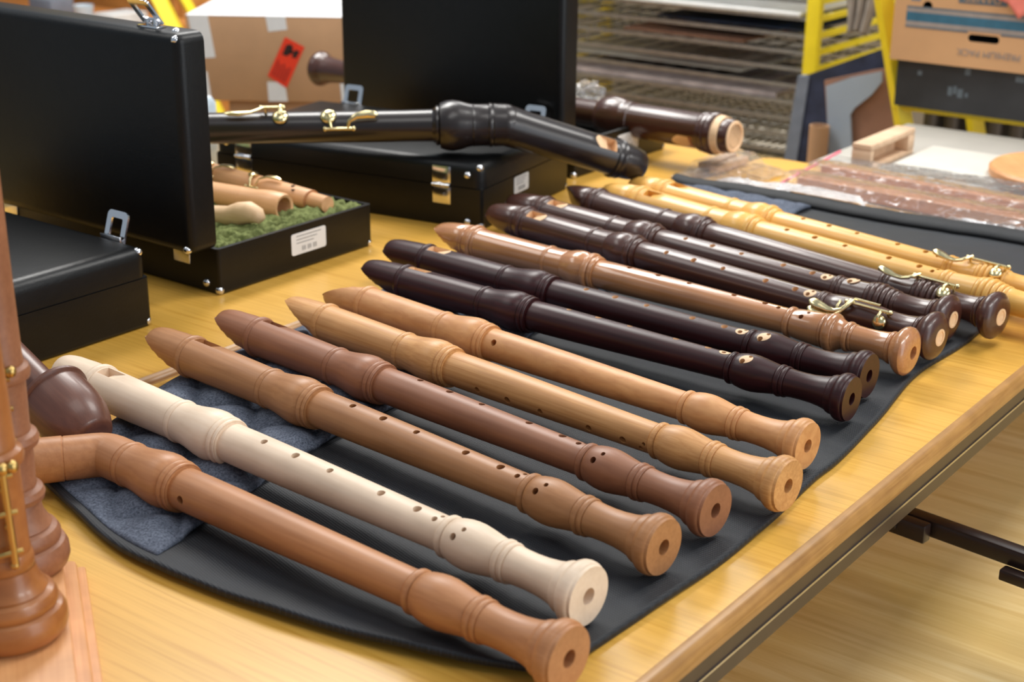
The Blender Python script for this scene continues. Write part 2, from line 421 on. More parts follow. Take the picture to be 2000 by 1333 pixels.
# ================================================================== TABLES
def table(name, t0, t1, s0, s1, label, corners, rails=False):
    rt = empty(name, (0, 0, 0), ROOM_ROT, label, 'table', 'tables pushed together')
    th = .023; nz = .011
    MB().prism(rounded_poly(t0 + nz, t1 - nz, s0 + nz, s1 - nz, .03, 6, corners), -th, 0).build('table_top', M['table'], rt, 30)
    # rounded solid wood nosing all round
    pts = rounded_poly(t0 + nz, t1 - nz, s0 + nz, s1 - nz, .03, 6, corners); n = len(pts)
    mb = MB(); prof = []
    K = 9
    for k in range(K + 1):
        a = R(90 - 180 * k / K); prof.append((nz * math.cos(a) ** .8 if math.cos(a) > 0 else 0, -th / 2 + th / 2 * math.sin(a)))
    vs = []; fs = []
    for i in range(n):
        p = Vector(pts[i]); d0 = (p - Vector(pts[i - 1])).normalized(); d1 = (Vector(pts[(i + 1) % n]) - p).normalized()
        d = (d0 + d1).normalized(); nn = Vector((d.y, -d.x)); kf = 1 / max(.5, nn.dot(Vector((d1.y, -d1.x))))
        for (o_, z_) in prof: vs.append((p.x + nn.x * o_ * kf, p.y + nn.y * o_ * kf, z_))
    m_ = len(prof)
    for i in range(n):
        for k in range(m_ - 1):
            j = (i + 1) % n; fs.append((i * m_ + k, j * m_ + k, j * m_ + k + 1, i * m_ + k + 1))
    mb.add(vs, fs).build('edge_nosing', M['nosing'], rt, 60)
    # steel frame under the top
    ap = MB()
    i0, i1, j0, j1 = t0 + .012, t1 - .012, s0 + .012, s1 - .012
    for a, b, c, d in ((i0, i0 + .03, j0, j1), (i1 - .03, i1, j0, j1), (i0, i1, j0, j0 + .03), (i0, i1, j1 - .03, j1)):
        ap.box(a, b, c, d, -.062, -th)
    ap.build('frame_rail', M['brown_steel'], rt, 35)
    if rails:
        MB().box(i1, i1 + .0012, j0, j1, -.0475, -.0452).build('steel_strip', M['bright_strip'], rt)
    for x in (i0 + .06, i1 - .06):
        for y in (j0 + .06, j1 - .06):
            MB().box(x - .018, x + .018, y - .018, y + .018, FZ, -.062).build('leg', M['dark_steel'], rt, bevel=.003)
    return rt
T2R = -0.437
tab2 = table('display_table', -1.1235, T2R, -.9, 2.175, 'yellow veneered table carrying the black mat of recorders, nearest the camera', (1, 1, 1, 1), True)
tab1 = table('case_table', -1.80, -1.1255, -.7, 2.165, 'yellow veneered table under the black instrument cases, along the far side', (1, 1, 1, 1))
# steel bar of the near table's underframe, with its bolted bracket
RZ = -.135
ra = ST(H(1752, 984, RZ)); rb_ = ST(H(2000, 1072, RZ)); rv = (rb_ - ra); rv.z = 0; rv.normalize()
RM = Matrix.Translation((ra.x, ra.y, RZ)) @ Matrix.Rotation(math.atan2(rv.y, rv.x), 4, 'Z')
MB().box(-.30, .32, -.010, .008, -.020, 0, RM).build('underframe_bar', M['dark_steel'], tab2, bevel=.004)
br_ = MB().box(-.06, .047, -.026, -.012, -.021, -.001, RM).build('bar_bracket', M['dark_steel'], tab2, bevel=.002)
MB().lathe([(0, .0045), (.003, .0045), (.004, .003)], 12, RM @ Matrix.Translation((.012, -.026, -.011)) @ Matrix.Rotation(-math.pi / 2, 4, 'Z')).build('bolt', M['dark_steel'], br_)
MB().box(.128, .18, -.024, -.010, -.030, -.018, RM).build('bar_stop', M['dark_steel'], tab2, bevel=.002)
MB().box(-.30, -.27, -.03, .03, -.02, .112, RM).build('bar_hanger', M['dark_steel'], tab2, bevel=.002)
# lower table pushed in underneath
LZ = -.25
low = empty('low_table', (0, 0, 0), ROOM_ROT, 'worn lower wooden table pushed in under the near table, at the lower right', 'table')
MB().box(-1.02, .10, .30, 2.185, LZ - .03, LZ).build('table_top', M['floor'], low, bevel=.004)
for x in (-.98, .06):
    for y in (.34, 2.14): MB().box(x - .02, x + .02, y - .02, y + .02, FZ, LZ - .03).build('leg', M['dark_steel'], low, bevel=.003)

# ================================================================== MAT
def polyline(pts, n):
    pts = [Vector(p) for p in pts]; L = [0]
    for a, b in zip(pts, pts[1:]): L.append(L[-1] + (b - a).length)
    out = []
    for k in range(n):
        d = L[-1] * k / (n - 1); i = 0
        while i < len(L) - 2 and L[i + 1] < d: i += 1
        f = (d - L[i]) / max(1e-9, L[i + 1] - L[i]); f = min(1, max(0, f))
        p0 = pts[max(i - 1, 0)]; p1 = pts[i]; p2 = pts[i + 1]; p3 = pts[min(i + 2, len(pts) - 1)]
        out.append(.5 * ((2 * p1) + (p2 - p0) * f + (2 * p0 - 5 * p1 + 4 * p2 - p3) * f * f + (3 * p1 - p0 - 3 * p2 + p3) * f ** 3))
    return out
NA, NB = 150, 90
near = polyline([H(*p) for p in ((78, 945), (140, 1008), (240, 1092), (420, 1172), (640, 1245), (860, 1302), (1085, 1338))], NB)
right = polyline([H(*p) for p in ((1085, 1338), (1150, 1282), (1270, 1200), (1400, 1112), (1500, 1030), (1590, 945), (1640, 905), (1720, 822), (1790, 742), (1880, 690), (1945, 648), (2060, 612), (2160, 575))], NA)
back = polyline([H(*p) for p in ((1318, 356), (1360, 367), (1470, 383), (1600, 405), (1700, 424), (1800, 440), (1900, 455), (2000, 470), (2160, 505))], NB)
left = polyline([H(*p) for p in ((78, 945), (200, 850), (330, 757), (480, 690), (640, 625), (900, 505), (1080, 440), (1220, 392), (1318, 356))], NA)
# far right corner is shared by back and right
right = [p + (back[-1] - right[-1]) * (i / (NA - 1)) ** 6 for i, p in enumerate(right)]
def coons(a, b):                    # a along (0 near .. 1 far), b across (0 beak side .. 1 foot side)
    def at(l, t):
        x = t * (len(l) - 1); i = min(int(x), len(l) - 2); return l[i].lerp(l[i + 1], x - i)
    P = at(left, a) * (1 - b) + at(right, a) * b + at(near, b) * (1 - a) + at(back, b) * a
    Q = left[0] * (1 - a) * (1 - b) + left[-1] * a * (1 - b) + right[0] * (1 - a) * b + right[-1] * a * b
    return P - Q
MAT_Z = .006
def mat_h(p, a, b):
    h = MAT_Z + .0012 * noise.noise(p * 14) + .0006 * noise.noise(p * 40)
    e_ = min(a * 1.3, 1 - a, 1 - b, b)
    h += .004 * math.exp(-(a / .03) ** 2) * (1.2 + noise.noise(p * 9))
    return max(.002, h)
mat_root = empty('recorder_roll_bag', C(1.2, -.8, 0), 0, 'open black nylon roll bag with grey quilted strip, spread under the row of recorders', 'mat')
mo = Vector(mat_root.location)
def sheet(name, a0, a1, b0, b1, na, nb, hf, mat, th=.003, sharp=None):
    vs = []; fs = []
    for i in range(na):
        for j in range(nb):
            a = a0 + (a1 - a0) * i / (na - 1); b = b0 + (b1 - b0) * j / (nb - 1)
            p = coons(a, b); vs.append((p.x - mo.x, p.y - mo.y, hf(p, a, b)))
    n = len(vs)
    vs += [(x, y, max(.0004, z - th)) for x, y, z in vs]
    for i in range(na - 1):
        for j in range(nb - 1):
            k = i * nb + j
            fs.append((k, k + nb, k + nb + 1, k + 1)); fs.append((n + k, n + k + 1, n + k + nb + 1, n + k + nb))
    ring = [j for j in range(nb)] + [i * nb + nb - 1 for i in range(1, na)] + [(na - 1) * nb + j for j in range(nb - 2, -1, -1)] + [i * nb for i in range(na - 2, 0, -1)]
    for x, y in zip(ring, ring[1:] + ring[:1]): fs.append((x, y, n + y, n + x))
    return MB().add(vs, fs).build(name, mat, mat_root, sharp)
sheet('nylon_panel', 0, 1, 0, 1, 170, 80, mat_h, M['nylon'], .005)
def quilt_h(p, a, b):
    q = ST(p); u = (q.x + q.y) / .078; v = (q.x - q.y) / .078
    e_ = min(a - .012, .985 - a, (b - .005) * .5, .39 - b) / .03
    puff = (abs(math.sin(math.pi * u)) * abs(math.sin(math.pi * v))) ** .42 * .0135
    wr = .002 * noise.noise(p * 25) + .001 * noise.noise(p * 70)
    return mat_h(p, a, b) + .0012 + (puff + wr) * max(0, min(1, e_)) * .9
sheet('quilted_strip', .012, .985, .004, .375, 260, 70, quilt_h, M['denim'], .004)
def bind_h(p, a, b): return mat_h(p, a, b) + .004
sheet('edge_binding', .972, 1.006, 0.02, 1.0, 6, 120, lambda p, a, b: mat_h(p, a, b) + .012 * math.sin(math.pi * min(1, max(0, (a - .965) / .045))), M['binding'], .006)
MAT_TOP = MAT_Z + .0015

# ================================================================== RECORDERS
def bead(x, r0, w, h):
    """points of one turned bead centred on x"""
    return [(x - w / 2 - .7, r0), (x - w / 2 - .1, r0 - .45), (x - w / 2 + .25, r0 + h * .2), (x - w * .36, r0 + h * .66), (x - w * .14, r0 + h), (x + w * .14, r0 + h), (x + w * .36, r0 + h * .66), (x + w / 2 - .25, r0 + h * .2), (x + w / 2 + .1, r0 - .45), (x + w / 2 + .7, r0)]
def prof_A():
    head = [(0, 12.6), (.8, 14.4), (2.5, 15.6), (6, 16.8), (12, 17.9), (20, 18.8), (30, 19.1), (42, 19.8), (57, 20.0)] + bead(62, 20.0, 7.5, 1.9) + \
        [(67, 20.0), (90, 19.9), (130, 19.3), (160, 18.9), (179.5, 18.6)] + bead(183, 18.6, 6.5, 1.2) + [(188, 18.5), (194, 18.8), (202, 19.6), (210, 20.9), (218, 22.2), (225, 23.0), (231, 23.1), (236, 22.4), (239.5, 21.2), (241, 20.4)] + \
        bead(244.2, 20.2, 6, 1.5) + bead(249.6, 19.9, 4, .9) + [(252, 19.4), (252.3, 17)]
    body = [(248, 16.5), (252, 17.4), (275, 17.5), (310, 17.2), (360, 16.5), (420, 15.5), (470, 14.7), (503.5, 14.3), (503.5, 12)]
    foot = [(503, 12), (503.2, 14.4)] + bead(507.3, 14.5, 7, 2.5) + [(511, 15.5), (512, 16.4), (516, 17.6), (522, 18.7), (528, 19.2), (534, 19.1), (541, 18.2), (549, 16.8), (556, 15.7), (559.5, 15.2)] + \
        bead(563, 15.2, 6, 1.4) + bead(568.6, 15.0, 4.6, 1.0) + [(571.3, 14.7), (578, 14.1), (588, 13.9), (598, 14.3), (608, 15.5), (615, 17.0), (617, 17.4), (617.4, 18.6)] + \
        [(619.5, 19.6), (622, 20.0), (624.5, 20.0), (625, 20.6), (626.5, 22.6), (629, 24.0), (632, 24.5), (635, 24.3), (637, 23.5), (637.6, 22.7), (640, 22.2), (640, 6.4), (636, 5.8), (600, 5.6), (600, 0)]
    return dict(L=640, head=head, body=body, foot=foot, beak=58, win=68, winw=13, holes=[299, 338, 379, 437, 476], dbl=500, fdbl=526, thumb=268, rb=24.5)
def prof_B(kind='gloss'):
    head = [(0, 10.0), (.8, 11.8), (3, 13.4), (8, 15.4), (16, 17.3), (26, 19.0), (38, 20.2), (51, 20.7), (52, 20.2)] + bead(54.6, 20.3, 4, .9) + [(57.5, 20.6), (60, 20.8)] + bead(66, 20.9, 8, 2.4) + bead(73, 20.4, 4, .8) + \
        [(76, 20.2), (110, 19.5), (150, 18.9), (182.6, 18.5)] + bead(186, 18.5, 6, 1.4) + [(190, 18.5), (203, 18.8), (212.6, 19.1), (213.2, 18.7), (214.4, 19.2), (220, 20.6), (227, 22.2), (234, 22.9), (241, 22.0), (245.5, 20.4)] + \
        bead(250.5, 20.4, 8.4, 2.8) + bead(258, 19.8, 4.6, .9) + [(262, 19.2), (262.3, 17)]
    body = [(258, 16.6), (262, 17.5), (290, 17.5), (340, 17.0), (400, 16.2), (460, 15.3), (520, 14.5), (520, 12)]
    if kind == 'gloss':
        foot = [(519, 12), (519.2, 14.8)] + bead(523.5, 14.9, 7.5, 2.6) + [(528.5, 16.0), (531, 16.6), (540, 17.4), (552, 18.3), (562, 18.8), (564, 18.4)] + bead(566.4, 18.5, 3.4, .8) + \
            bead(574.5, 18.8, 11, 3.0) + [(581, 18.4), (583, 17.2), (587, 15.6), (590, 15.0)] + bead(594, 15.0, 6, 1.7) + bead(599.5, 14.4, 3.4, .7)
    elif kind == 'plain':
        foot = [(519, 12), (519.2, 14.8)] + bead(522.5, 14.8, 5, 1.5) + bead(527.5, 14.8, 4, 1.1) + [(531, 15.4), (545, 16.6), (560, 17.4), (575, 17.2), (590, 16.0)]
    else:
        foot = [(519, 12), (519.2, 14.8)] + bead(523, 14.8, 6.5, 2.0) + bead(529, 14.8, 4.4, 1.3) + [(532, 15.2), (545, 16.0), (560, 16.8), (563, 17.0)] + bead(566.5, 17.0, 6, 1.5) + bead(573, 17.6, 6.5, 2.2) + bead(580, 17.6, 6.5, 2.2) + \
            bead(586.5, 16.6, 5.5, 1.6) + bead(592.5, 15.6, 5.5, 1.4) + bead(598.5, 14.9, 4.6, 1.1)
    foot += [(603, 14.4), (614, 13.9), (626, 14.1), (636, 15.2), (641, 16.4)] + bead(644, 16.6, 4.6, 1.0) + \
        [(647, 17.2), (649, 19.4), (652, 22.6), (655, 25.0), (658.5, 26.2), (662, 25.8), (664.6, 23.6), (666.4, 19.8), (667.4, 15), (667.6, 9.5), (667.6, 7.2), (664, 6.6), (630, 6.2), (630, 0)]
    return dict(L=667.6, head=head, body=body, foot=foot, beak=50, win=77, winw=13, holes=[306, 347, 390, 450, 490], dbl=512, fdbl=543, thumb=280, rb=26.2)

def joint(name, prof, k, mat, parent, roll, beak=None, cuts=None, cutmat=None):
    p = [(x * k / 1000, r * k / 1000) for x, r in prof]
    mb = MB().lathe(p, 56)
    if beak:
        Lb = beak * k / 1000; nv = []
        for x, y, z in mb.v:
            if x < Lb:
                rr = .020 * k; f = x / Lb
                zc = rr * (.34 - 1.36 * f ** .92)
                z = max(z, zc)
            nv.append((x, y, z))
        mb.v = nv
    me = mb.mesh(name, mat, 32)
    if cuts:
        cm = cuts.mesh('cut', cutmat or mat, None); me = boolean(me, cm)
    o = obj(name, me, parent); o.rotation_euler = (roll, 0, 0)
    return o
def rad_at(prof, x):
    for (x0, r0), (x1, r1) in zip(prof, prof[1:]):
        if x0 <= x <= x1: return r0 + (r1 - r0) * (x - x0) / max(1e-6, x1 - x0)
    return prof[-1][1]
def hole_cut(mb, x, ang, r, rs, k, deep=.011):
    """cylinder cutter, axis radial at angle ang from +Z towards -Y"""
    pr = [(-deep, r * k / 1000), (.004, r * k / 1000)]
    d = Vector((0, -math.sin(ang), math.cos(ang)))
    c = Vector((x * k / 1000, 0, 0)) + d * (rs * k / 1000)
    a = Vector((1, 0, 0)); b = d.cross(a)
    mtx = Matrix.Translation(c) @ Matrix((d, a, b)).transposed().to_4x4()
    mb.lathe(pr, 14, mtx)
def recorder(label, foot_px, tip_px, P, mats, rolls, cutmat=None, lift=0.0, group='recorders laid in a row on the mat', bush=None, holes=True, dbl_foot=True, zf=None, head=True, name='tenor_recorder', scale=None):
    """P profile set, mats (head, body, foot), rolls in degrees"""
    rb = P['rb'] / 1000
    zf = zf if zf is not None else MAT_TOP + rb
    zt = MAT_TOP + .0235 + lift
    A = H(*foot_px, zf); B = H(*tip_px, zt + .004)
    k = (A - B).length / (P['L'] / 1000)
    if scale: 
        k = scale; B = A + (B - A).normalized() * (P['L'] / 1000 * k)
    rt = axis_empty(name, B, A, label, 'recorder', group)
    rh, rbd, rf = [R(q) for q in rolls]
    # head with its window
    if head:
        w0 = P['win']; rw = rad_at(P['head'], w0 + 6); ww = P['winw'] / 2
        poly = [(w0, rw + 8), (w0, rw - 11), (w0 + 8, rw - 11), (w0 + 8, rw - 6.2), (w0 + 33, rw + .4), (w0 + 33, rw + 8)]
        cut = MB(); kk = k / 1000
        vs = [(x * kk, y * kk, z * kk) for y in (-ww, ww) for x, z in poly]; n = len(poly)
        fs = [tuple(range(n)), tuple(range(n, 2 * n))[::-1]] + [(i, n + i, n + (i + 1) % n, (i + 1) % n) for i in range(n)]
        cut.add(vs, fs)
        joint('head_joint', P['head'], k, mats[0], rt, rh, P['beak'], cut, cutmat or mats[0])
    # middle joint with finger holes and thumb hole
    cut = MB()
    for i, x in enumerate(P['holes']):
        hole_cut(cut, x, 0, (3.2, 3.7, 3.1, 3.5, 3.7)[i], rad_at(P['body'], x), k)
    if P['dbl']:
        for dx, an, rr in ((0, .16, 2.6), (3.5, -.24, 1.9)): hole_cut(cut, P['dbl'] + dx - 4, an, rr, rad_at(P['body'], P['dbl']), k)
    hole_cut(cut, P['thumb'], math.pi, 3.6, rad_at(P['body'], P['thumb']), k)
    bj = joint('body_joint', P['body'], k, mats[1], rt, rbd, None, cut, cutmat if bush else mats[1])
    cut = MB()
    if dbl_foot:
        for dx, an, rr in ((-2.5, .2, 3.0), (3, -.24, 2.1)): hole_cut(cut, P['fdbl'] + dx, an, rr, rad_at(P['foot'], P['fdbl']), k)
    fj = joint('foot_joint', P['foot'], k, mats[2], rt, rf, None, cut if dbl_foot else None, cutmat if bush else mats[2])
    if bush:
        spots = [(P['body'], P['dbl'] - 2.5, bj)] if P['dbl'] else []
        if dbl_foot: spots.append((P['foot'], P['fdbl'], fj))
        for pf, x, ro in spots:
            # flat ring with two holes is read as one pale oval; two dark bores sit inside it
            mb = MB(); n = 24; vs = []; fs = []
            rings = 5
            for ri in range(rings):
                f = 1 - ri * .16
                for i in range(n):
                    t = 2 * math.pi * i / n
                    xx = x + 7.0 * f * math.cos(t) + 0; rs = rad_at(pf, xx) + .25
                    aa = (6.0 * f * math.sin(t) - 1.2 * math.cos(t) * f) / rs
                    vs.append((xx * k / 1000, -rs * k / 1000 * math.sin(aa), rs * k / 1000 * math.cos(aa)))
            for ri in range(rings - 1):
                for i in range(n):
                    j = (i + 1) % n; fs.append((ri * n + i, ri * n + j, (ri + 1) * n + j, (ri + 1) * n + i))
            fs.append(tuple((rings - 1) * n + i for i in range(n)))
            me = MB().add(vs, fs).mesh('hole_bushing', bush, None)
            # thicken, then cut the two holes
            bm = bmesh.new(); bm.from_mesh(me); bmesh.ops.solidify(bm, geom=bm.faces[:], thickness=.0012 * k); bm.to_mesh(me); bm.free()
            c2 = MB()
            off = (-2.5, .2, 3.0), (3, -.24, 2.1)
            if pf is P['body']: off = (-1.5, .16, 2.6), (2.0, -.24, 1.9)
            for dx, an, rr in off: hole_cut(c2, x + dx, an, rr, rad_at(pf, x), k)
            me = boolean(me, c2.mesh('c', bush, None))
            o = obj('hole_bushing', me, ro)
    rt['_k'] = k
    return rt, k
def bore_disc(rt, k, P, mat, r=9.5):
    x = P['L']
    o = MB().lathe([(x * k / 1000 - .003, 0), (x * k / 1000 - .003, r * k / 1000), (x * k / 1000 + .0004, r * k / 1000 * .98), (x * k / 1000 + .0003, r * k / 1000 * .72), (x * k / 1000 - .0005, r * k / 1000 * .7), (x * k / 1000 - .0022, 0)], 28).build('bore_ring', mat, rt)
    return o

PA, PB, PG, PP = prof_A(), prof_B('gloss'), prof_B('rings'), prof_B('plain')
def rec(label, foot, tip, P, m, rolls, **kw): return recorder(label, foot, tip, P, m if isinstance(m, tuple) else (m, m, m), rolls, **kw)
rec('pale ivory maple recorder, the whitest in the row', (1150, 1166), (124, 724), PA, M['maple'], (3, 12, 40))
rec('tan pearwood recorder lying next to the ivory one', (1297, 1070), (304, 668), PA, M['tan'], (-14, 8, 36))
rec('reddish brown wooden recorder between the tan and the light cherry ones', (1398, 998), (437, 632), PA, M['brown'], (-16, -8, 38))
rec('light cherry recorder with straight grain, its window turned away', (1540, 950), (566, 606), PA, M['cherry'], (-40, 108, 200), dbl_foot=False)
rec('light cherry recorder with figured grain, lying face down to show its thumb hole', (1578, 872), (648, 572), PA, M['cherry_figured'], (150, 236, 200), dbl_foot=False)
rec('dark red stained recorder, the nearer of the matching dark pair', (1664, 780), (718, 532), PA, M['dark'], (-10, -8, 26), cutmat=M['cream'], bush=M['cream'])
rec('dark red stained recorder, the farther of the matching dark pair', (1698, 735), (762, 492), PA, M['dark'], (6, 10, 28), cutmat=M['cream'], bush=M['cream'])
rec('glossy honey brown recorder with turned rings and rounded bell', (1784, 690), (856, 456), PB, M['gloss'], (-18, 2, 28))
d10, k10 = rec('glossy rosewood recorder with brass double key on its foot', (1836, 660), (960, 418), PP, M['rosewood'], (24, 28, 20), cutmat=M['cream'], bush=M['cream'], dbl_foot=False)
d11, k11 = rec('glossy rosewood recorder without keys, lying between two keyed dark ones', (1862, 625), (998, 398), PG, M['rosewood'], (14, 20, 10), cutmat=M['cream'], bush=M['cream'])
d12, k12 = rec('dull rosewood recorder with key, its window turned away, farthest of the dark ones', (1955, 620), (1103, 382), PG, M['rosewood'], (-70, 140, 60), cutmat=M['cream'], dbl_foot=False)
y13, k13 = rec('yellow boxwood recorder, the nearer of the yellow pair', (2085, 619), (1183, 378), PG, M['boxwood'], (20, 16, 30), dbl_foot=False)
y14, k14 = rec('yellow boxwood recorder with brass key, the farther of the yellow pair', (2072, 582), (1235, 364), PG, M['boxwood'], (8, 10, 20), dbl_foot=False)
for rt, k in ((d10, k10), (d11, k11), (d12, k12)): bore_disc(rt, k, PG, M['cream'])

# keywork: x along the recorder, ang round it (0 = top, + towards the camera), h above the wood
def keywork(rt, k, P, x0, roll, part='foot', mat=None, touch=-1, rod_len=52, double=True):
    mat = mat or M['brass']
    pf = P[part]
    def cy(x, ang, h):
        rr = (max(rad_at(pf, x) if pf[0][0] <= x <= pf[-1][0] else 17.5, 15) + h) * k / 1000
        return Vector((x * k / 1000, -rr * math.sin(R(ang) + roll), rr * math.cos(R(ang) + roll)))
    rm = max(rad_at(pf, x0 + 10), rad_at(pf, x0 + rod_len)) + 4.5
    def cr_(x, ang, h):            # constant radius (rods are straight)
        rr = (rm + h) * k / 1000
        return Vector((x * k / 1000, -rr * math.sin(R(ang) + roll), rr * math.cos(R(ang) + roll)))
    mb = MB(); mb.tube([cr_(x0, 0, 0), cr_(x0 + rod_len, 0, 0)], .0017 * k, 10)
    for xx in (x0 - 1, x0 + rod_len + 1): mb.sphere(cr_(xx, 0, 0), .0028 * k, 10, 8)
    mb.build('key_rod', mat, rt, 50)
    if double:
        MB().tube([cr_(x0 + 6, -14, 1), cr_(x0 + rod_len - 14, -14, 1)], .0016 * k, 10).build('key_rod', mat, rt, 50)
    for xx in (x0 + 3, x0 + rod_len - 3):
        MB().tube([cy(xx, 0, -2), cr_(xx, 0, 0)], .0018 * k, 8).build('key_post', mat, rt, 50)
    for j in range(2 if double else 1):
        o = j * 16
        pts = [cr_(x0 + 4 + j * 3, -6, 2), cr_(x0 + 2 + j * 2, 14, 2.5), cr_(x0 - 2, 28 + o * .4, 3), cr_(x0 - 9, 36 + o * .6, 4), cr_(x0 - 17, 36 + o * .8, 5), cr_(x0 - 27, 32 + o, 6), cr_(x0 - 36, 28 + o, 7), cr_(x0 - 40, 27 + o, 7)]
        rad = [.0020, .0023, .0025, .0027, .0040, .0058, .0056, .0022]
        MB().tube(pts, [q * k for q in rad], 12, flat=[(1, .8)] * 4 + [(1, .55)] * 4).build('touch_lever', mat, rt, 60)
    pads = [(x0 + rod_len - 10, 36)] + ([(x0 - 8, 66)] if double else [])
    for xx, an in pads:
        c = cy(xx, an, 1.5); d = (c - Vector((c.x, 0, 0))).normalized()
        a = Vector((1, 0, 0)); b = d.cross(a)
        mtx = Matrix.Translation(c) @ Matrix((d, a, b)).transposed().to_4x4()
        kp_ = MB().lathe([(-.001, .0078 * k), (.0012, .0082 * k), (.003, .0072 * k), (.0046, .0045 * k), (.005, 0)], 22, mtx).build('key_pad', mat, rt, 50)
        MB().tube([cr_(xx, 4, 0), cr_(xx, 20, 2), cy(xx, an - 12, 8), cy(xx, an, 6.5)], .0018 * k, 8).build('pad_arm', mat, kp_, 60)
keywork(d10, k10, PP, 562, R(38))
keywork(d12, k12, PG, 560, R(4), double=False)
keywork(y14, k14, PG, 548, R(8), double=False)

# front recorder with the bent head
def bend_recorder():
    P = prof_A(); zf = MAT_TOP + .0245
    A = H(1112, 1288, zf); B = H(345, 948, MAT_TOP + .0235)
    d = (A - B).normalized(); k = 1.0
    X0 = A - d * .640
    rt = axis_empty('bent_neck_recorder', X0, A, 'pearwood recorder with a bent head, nearest in the row', 'recorder', 'recorders laid in a row on the mat')
    cut = MB()
    for i, x in enumerate(P['holes']): hole_cut(cut, x, 0, (3.2, 3.7, 3.1, 3.5, 3.7)[i], rad_at(P['body'], x), k)
    hole_cut(cut, P['thumb'], math.pi, 3.6, rad_at(P['body'], P['thumb']), k)
    joint('body_joint', P['body'], k, M['pearwood'], rt, R(266), None, cut)
    joint('foot_joint', P['foot'], k, M['pearwood'], rt, R(200))
    # socket with the bulge, then the bend and the straight head turned to the left
    sock = [(160, 12), (160, 18.9), (170, 18.9), (179, 18.7)] + bead(183, 18.6, 6.5, 1.0) + [q for q in P['head'] if q[0] > 187]
    joint('socket', sock, k, M['pearwood'], rt, 0)
    W = rt.matrix_world.copy(); Wi = W.inverted()
    p0 = W @ Vector((.150, 0, 0)); q1 = H(20, 906, MAT_TOP + .0235)
    hd = (q1 - p0).normalized()
    a = Wi @ p0; dv = (Wi.to_3x3() @ hd).normalized()
    b0 = Vector((.172, 0, 0)); pts = [b0]
    for f in (0, .25, .5, .75, 1):
        s0 = Vector((.160, 0, 0)); s1 = a + dv * .010
        pts.append(s0 * (1 - f) ** 2 + a * 2 * f * (1 - f) + s1 * f * f)
    for d_ in (.02, .034, .0345, .0352, .0356, .10, .15, .155, .165, .2, .215, .22): pts.append(a + dv * d_)
    rr = [.0188] * 8 + [.0184, .0184, .0192, .0196, .0198, .0215, .0215, .0195, .015, .009]
    MB().tube(pts, rr[:len(pts)], 56).build('bent_head', M['pearwood'], rt, 32)
bend_recorder()

# ================================================================== CASES
CL, CWD, CB, CT = .446, .264, .056, .034
LW = .250
def stud(rt, p, n, r=.0052):
    n = Vector(n).normalized(); a = n.orthogonal().normalized(); b = n.cross(a)
    mtx = Matrix.Translation(p) @ Matrix((n, a, b)).transposed().to_4x4()
    return MB().lathe([(-.001, r), (.0008, r), (.0024, r * .85), (.004, r * .5), (.0046, 0)], 18, mtx).build('stud', M['chrome'], rt, 60)
def tray(name, L, Wd, Ht, mat, parent, bev=.006, wall=.006, open_=True, mtx=None, big=None):
    """box x[-L,0] y[0,Wd] z[0,Ht]; open at the top when open_"""
    bm = bmesh.new(); bmesh.ops.create_cube(bm, size=1)
    for v in bm.verts: v.co = Vector(((v.co.x - .5) * L, (v.co.y + .5) * Wd, (v.co.z + .5) * Ht))
    es = [e for e in bm.edges if not all(v.co.z > Ht - 1e-6 for v in e.verts)]
    bmesh.ops.bevel(bm, geom=es, offset=bev, segments=4, affect='EDGES', profile=.5, clamp_overlap=True)
    if open_:
        f = max(bm.faces, key=lambda q: q.calc_center_median().z + q.normal.z)
        bmesh.ops.inset_region(bm, faces=[f], thickness=wall, depth=0)
        r = bmesh.ops.extrude_face_region(bm, geom=[f]); nv = [g for g in r['geom'] if isinstance(g, bmesh.types.BMVert)]
        for v in nv: v.co.z -= Ht - wall
        bmesh.ops.delete(bm, geom=[f], context='FACES')
    bmesh.ops.recalc_face_normals(bm, faces=bm.faces)
    me = bpy.data.meshes.new(name); bm.to_mesh(me); bm.free(); me.materials.append(mat)
    if mtx: me.transform(mtx)
    finish(me, 40); return obj(name, me, parent)
def hinge(rt, x, y, z, up=1):
    o = MB().box(x - .014, x + .014, y - .0012, y, z + .001, z + .026).box(x - .014, x + .014, y - .0012, y, z - .026, z - .001).build('hinge_plate', M['chrome'], rt, bevel=.0006)
    mb = MB()
    for i in range(4):
        xa = x - .014 + i * .007
        mb.lathe([(0, .0028 if i % 2 else .0022), (.0068, .0028 if i % 2 else .0022)], 10, Matrix.Translation((xa, y - .0022, z)))
    mb.build('hinge_knuckle', M['chrome'], o, 40)
def latch(rt, mtx, tilt_deg=62):
    """flip-up loop latch: base plate and a rectangular loop standing on it"""
    lb_ = MB().box(-.017, .017, -.004, .010, 0, .0025, mtx).box(-.009, -.003, -.003, .004, .0025, .010, mtx).box(.003, .009, -.003, .004, .0025, .010, mtx).build('latch_base', M['chrome'], rt, bevel=.0006)
    poly = rounded_poly(-.017, .017, 0, .036, .006, 4, (1, 1, 0, 0)); hole = rounded_poly(-.0095, .0095, .007, .028, .002, 3)
    tilt = mtx @ Matrix.Translation((0, 0, .005)) @ Matrix.Rotation(R(tilt_deg), 4, 'X')
    a = MB().prism(poly, -.0012, .0012).mesh('latch_loop', M['chrome'], 40)
    b = MB().prism(hole, -.01, .01).mesh('c', M['chrome'], 40)
    me = boolean(a, b); me.transform(tilt); obj('latch_loop', me, lb_)
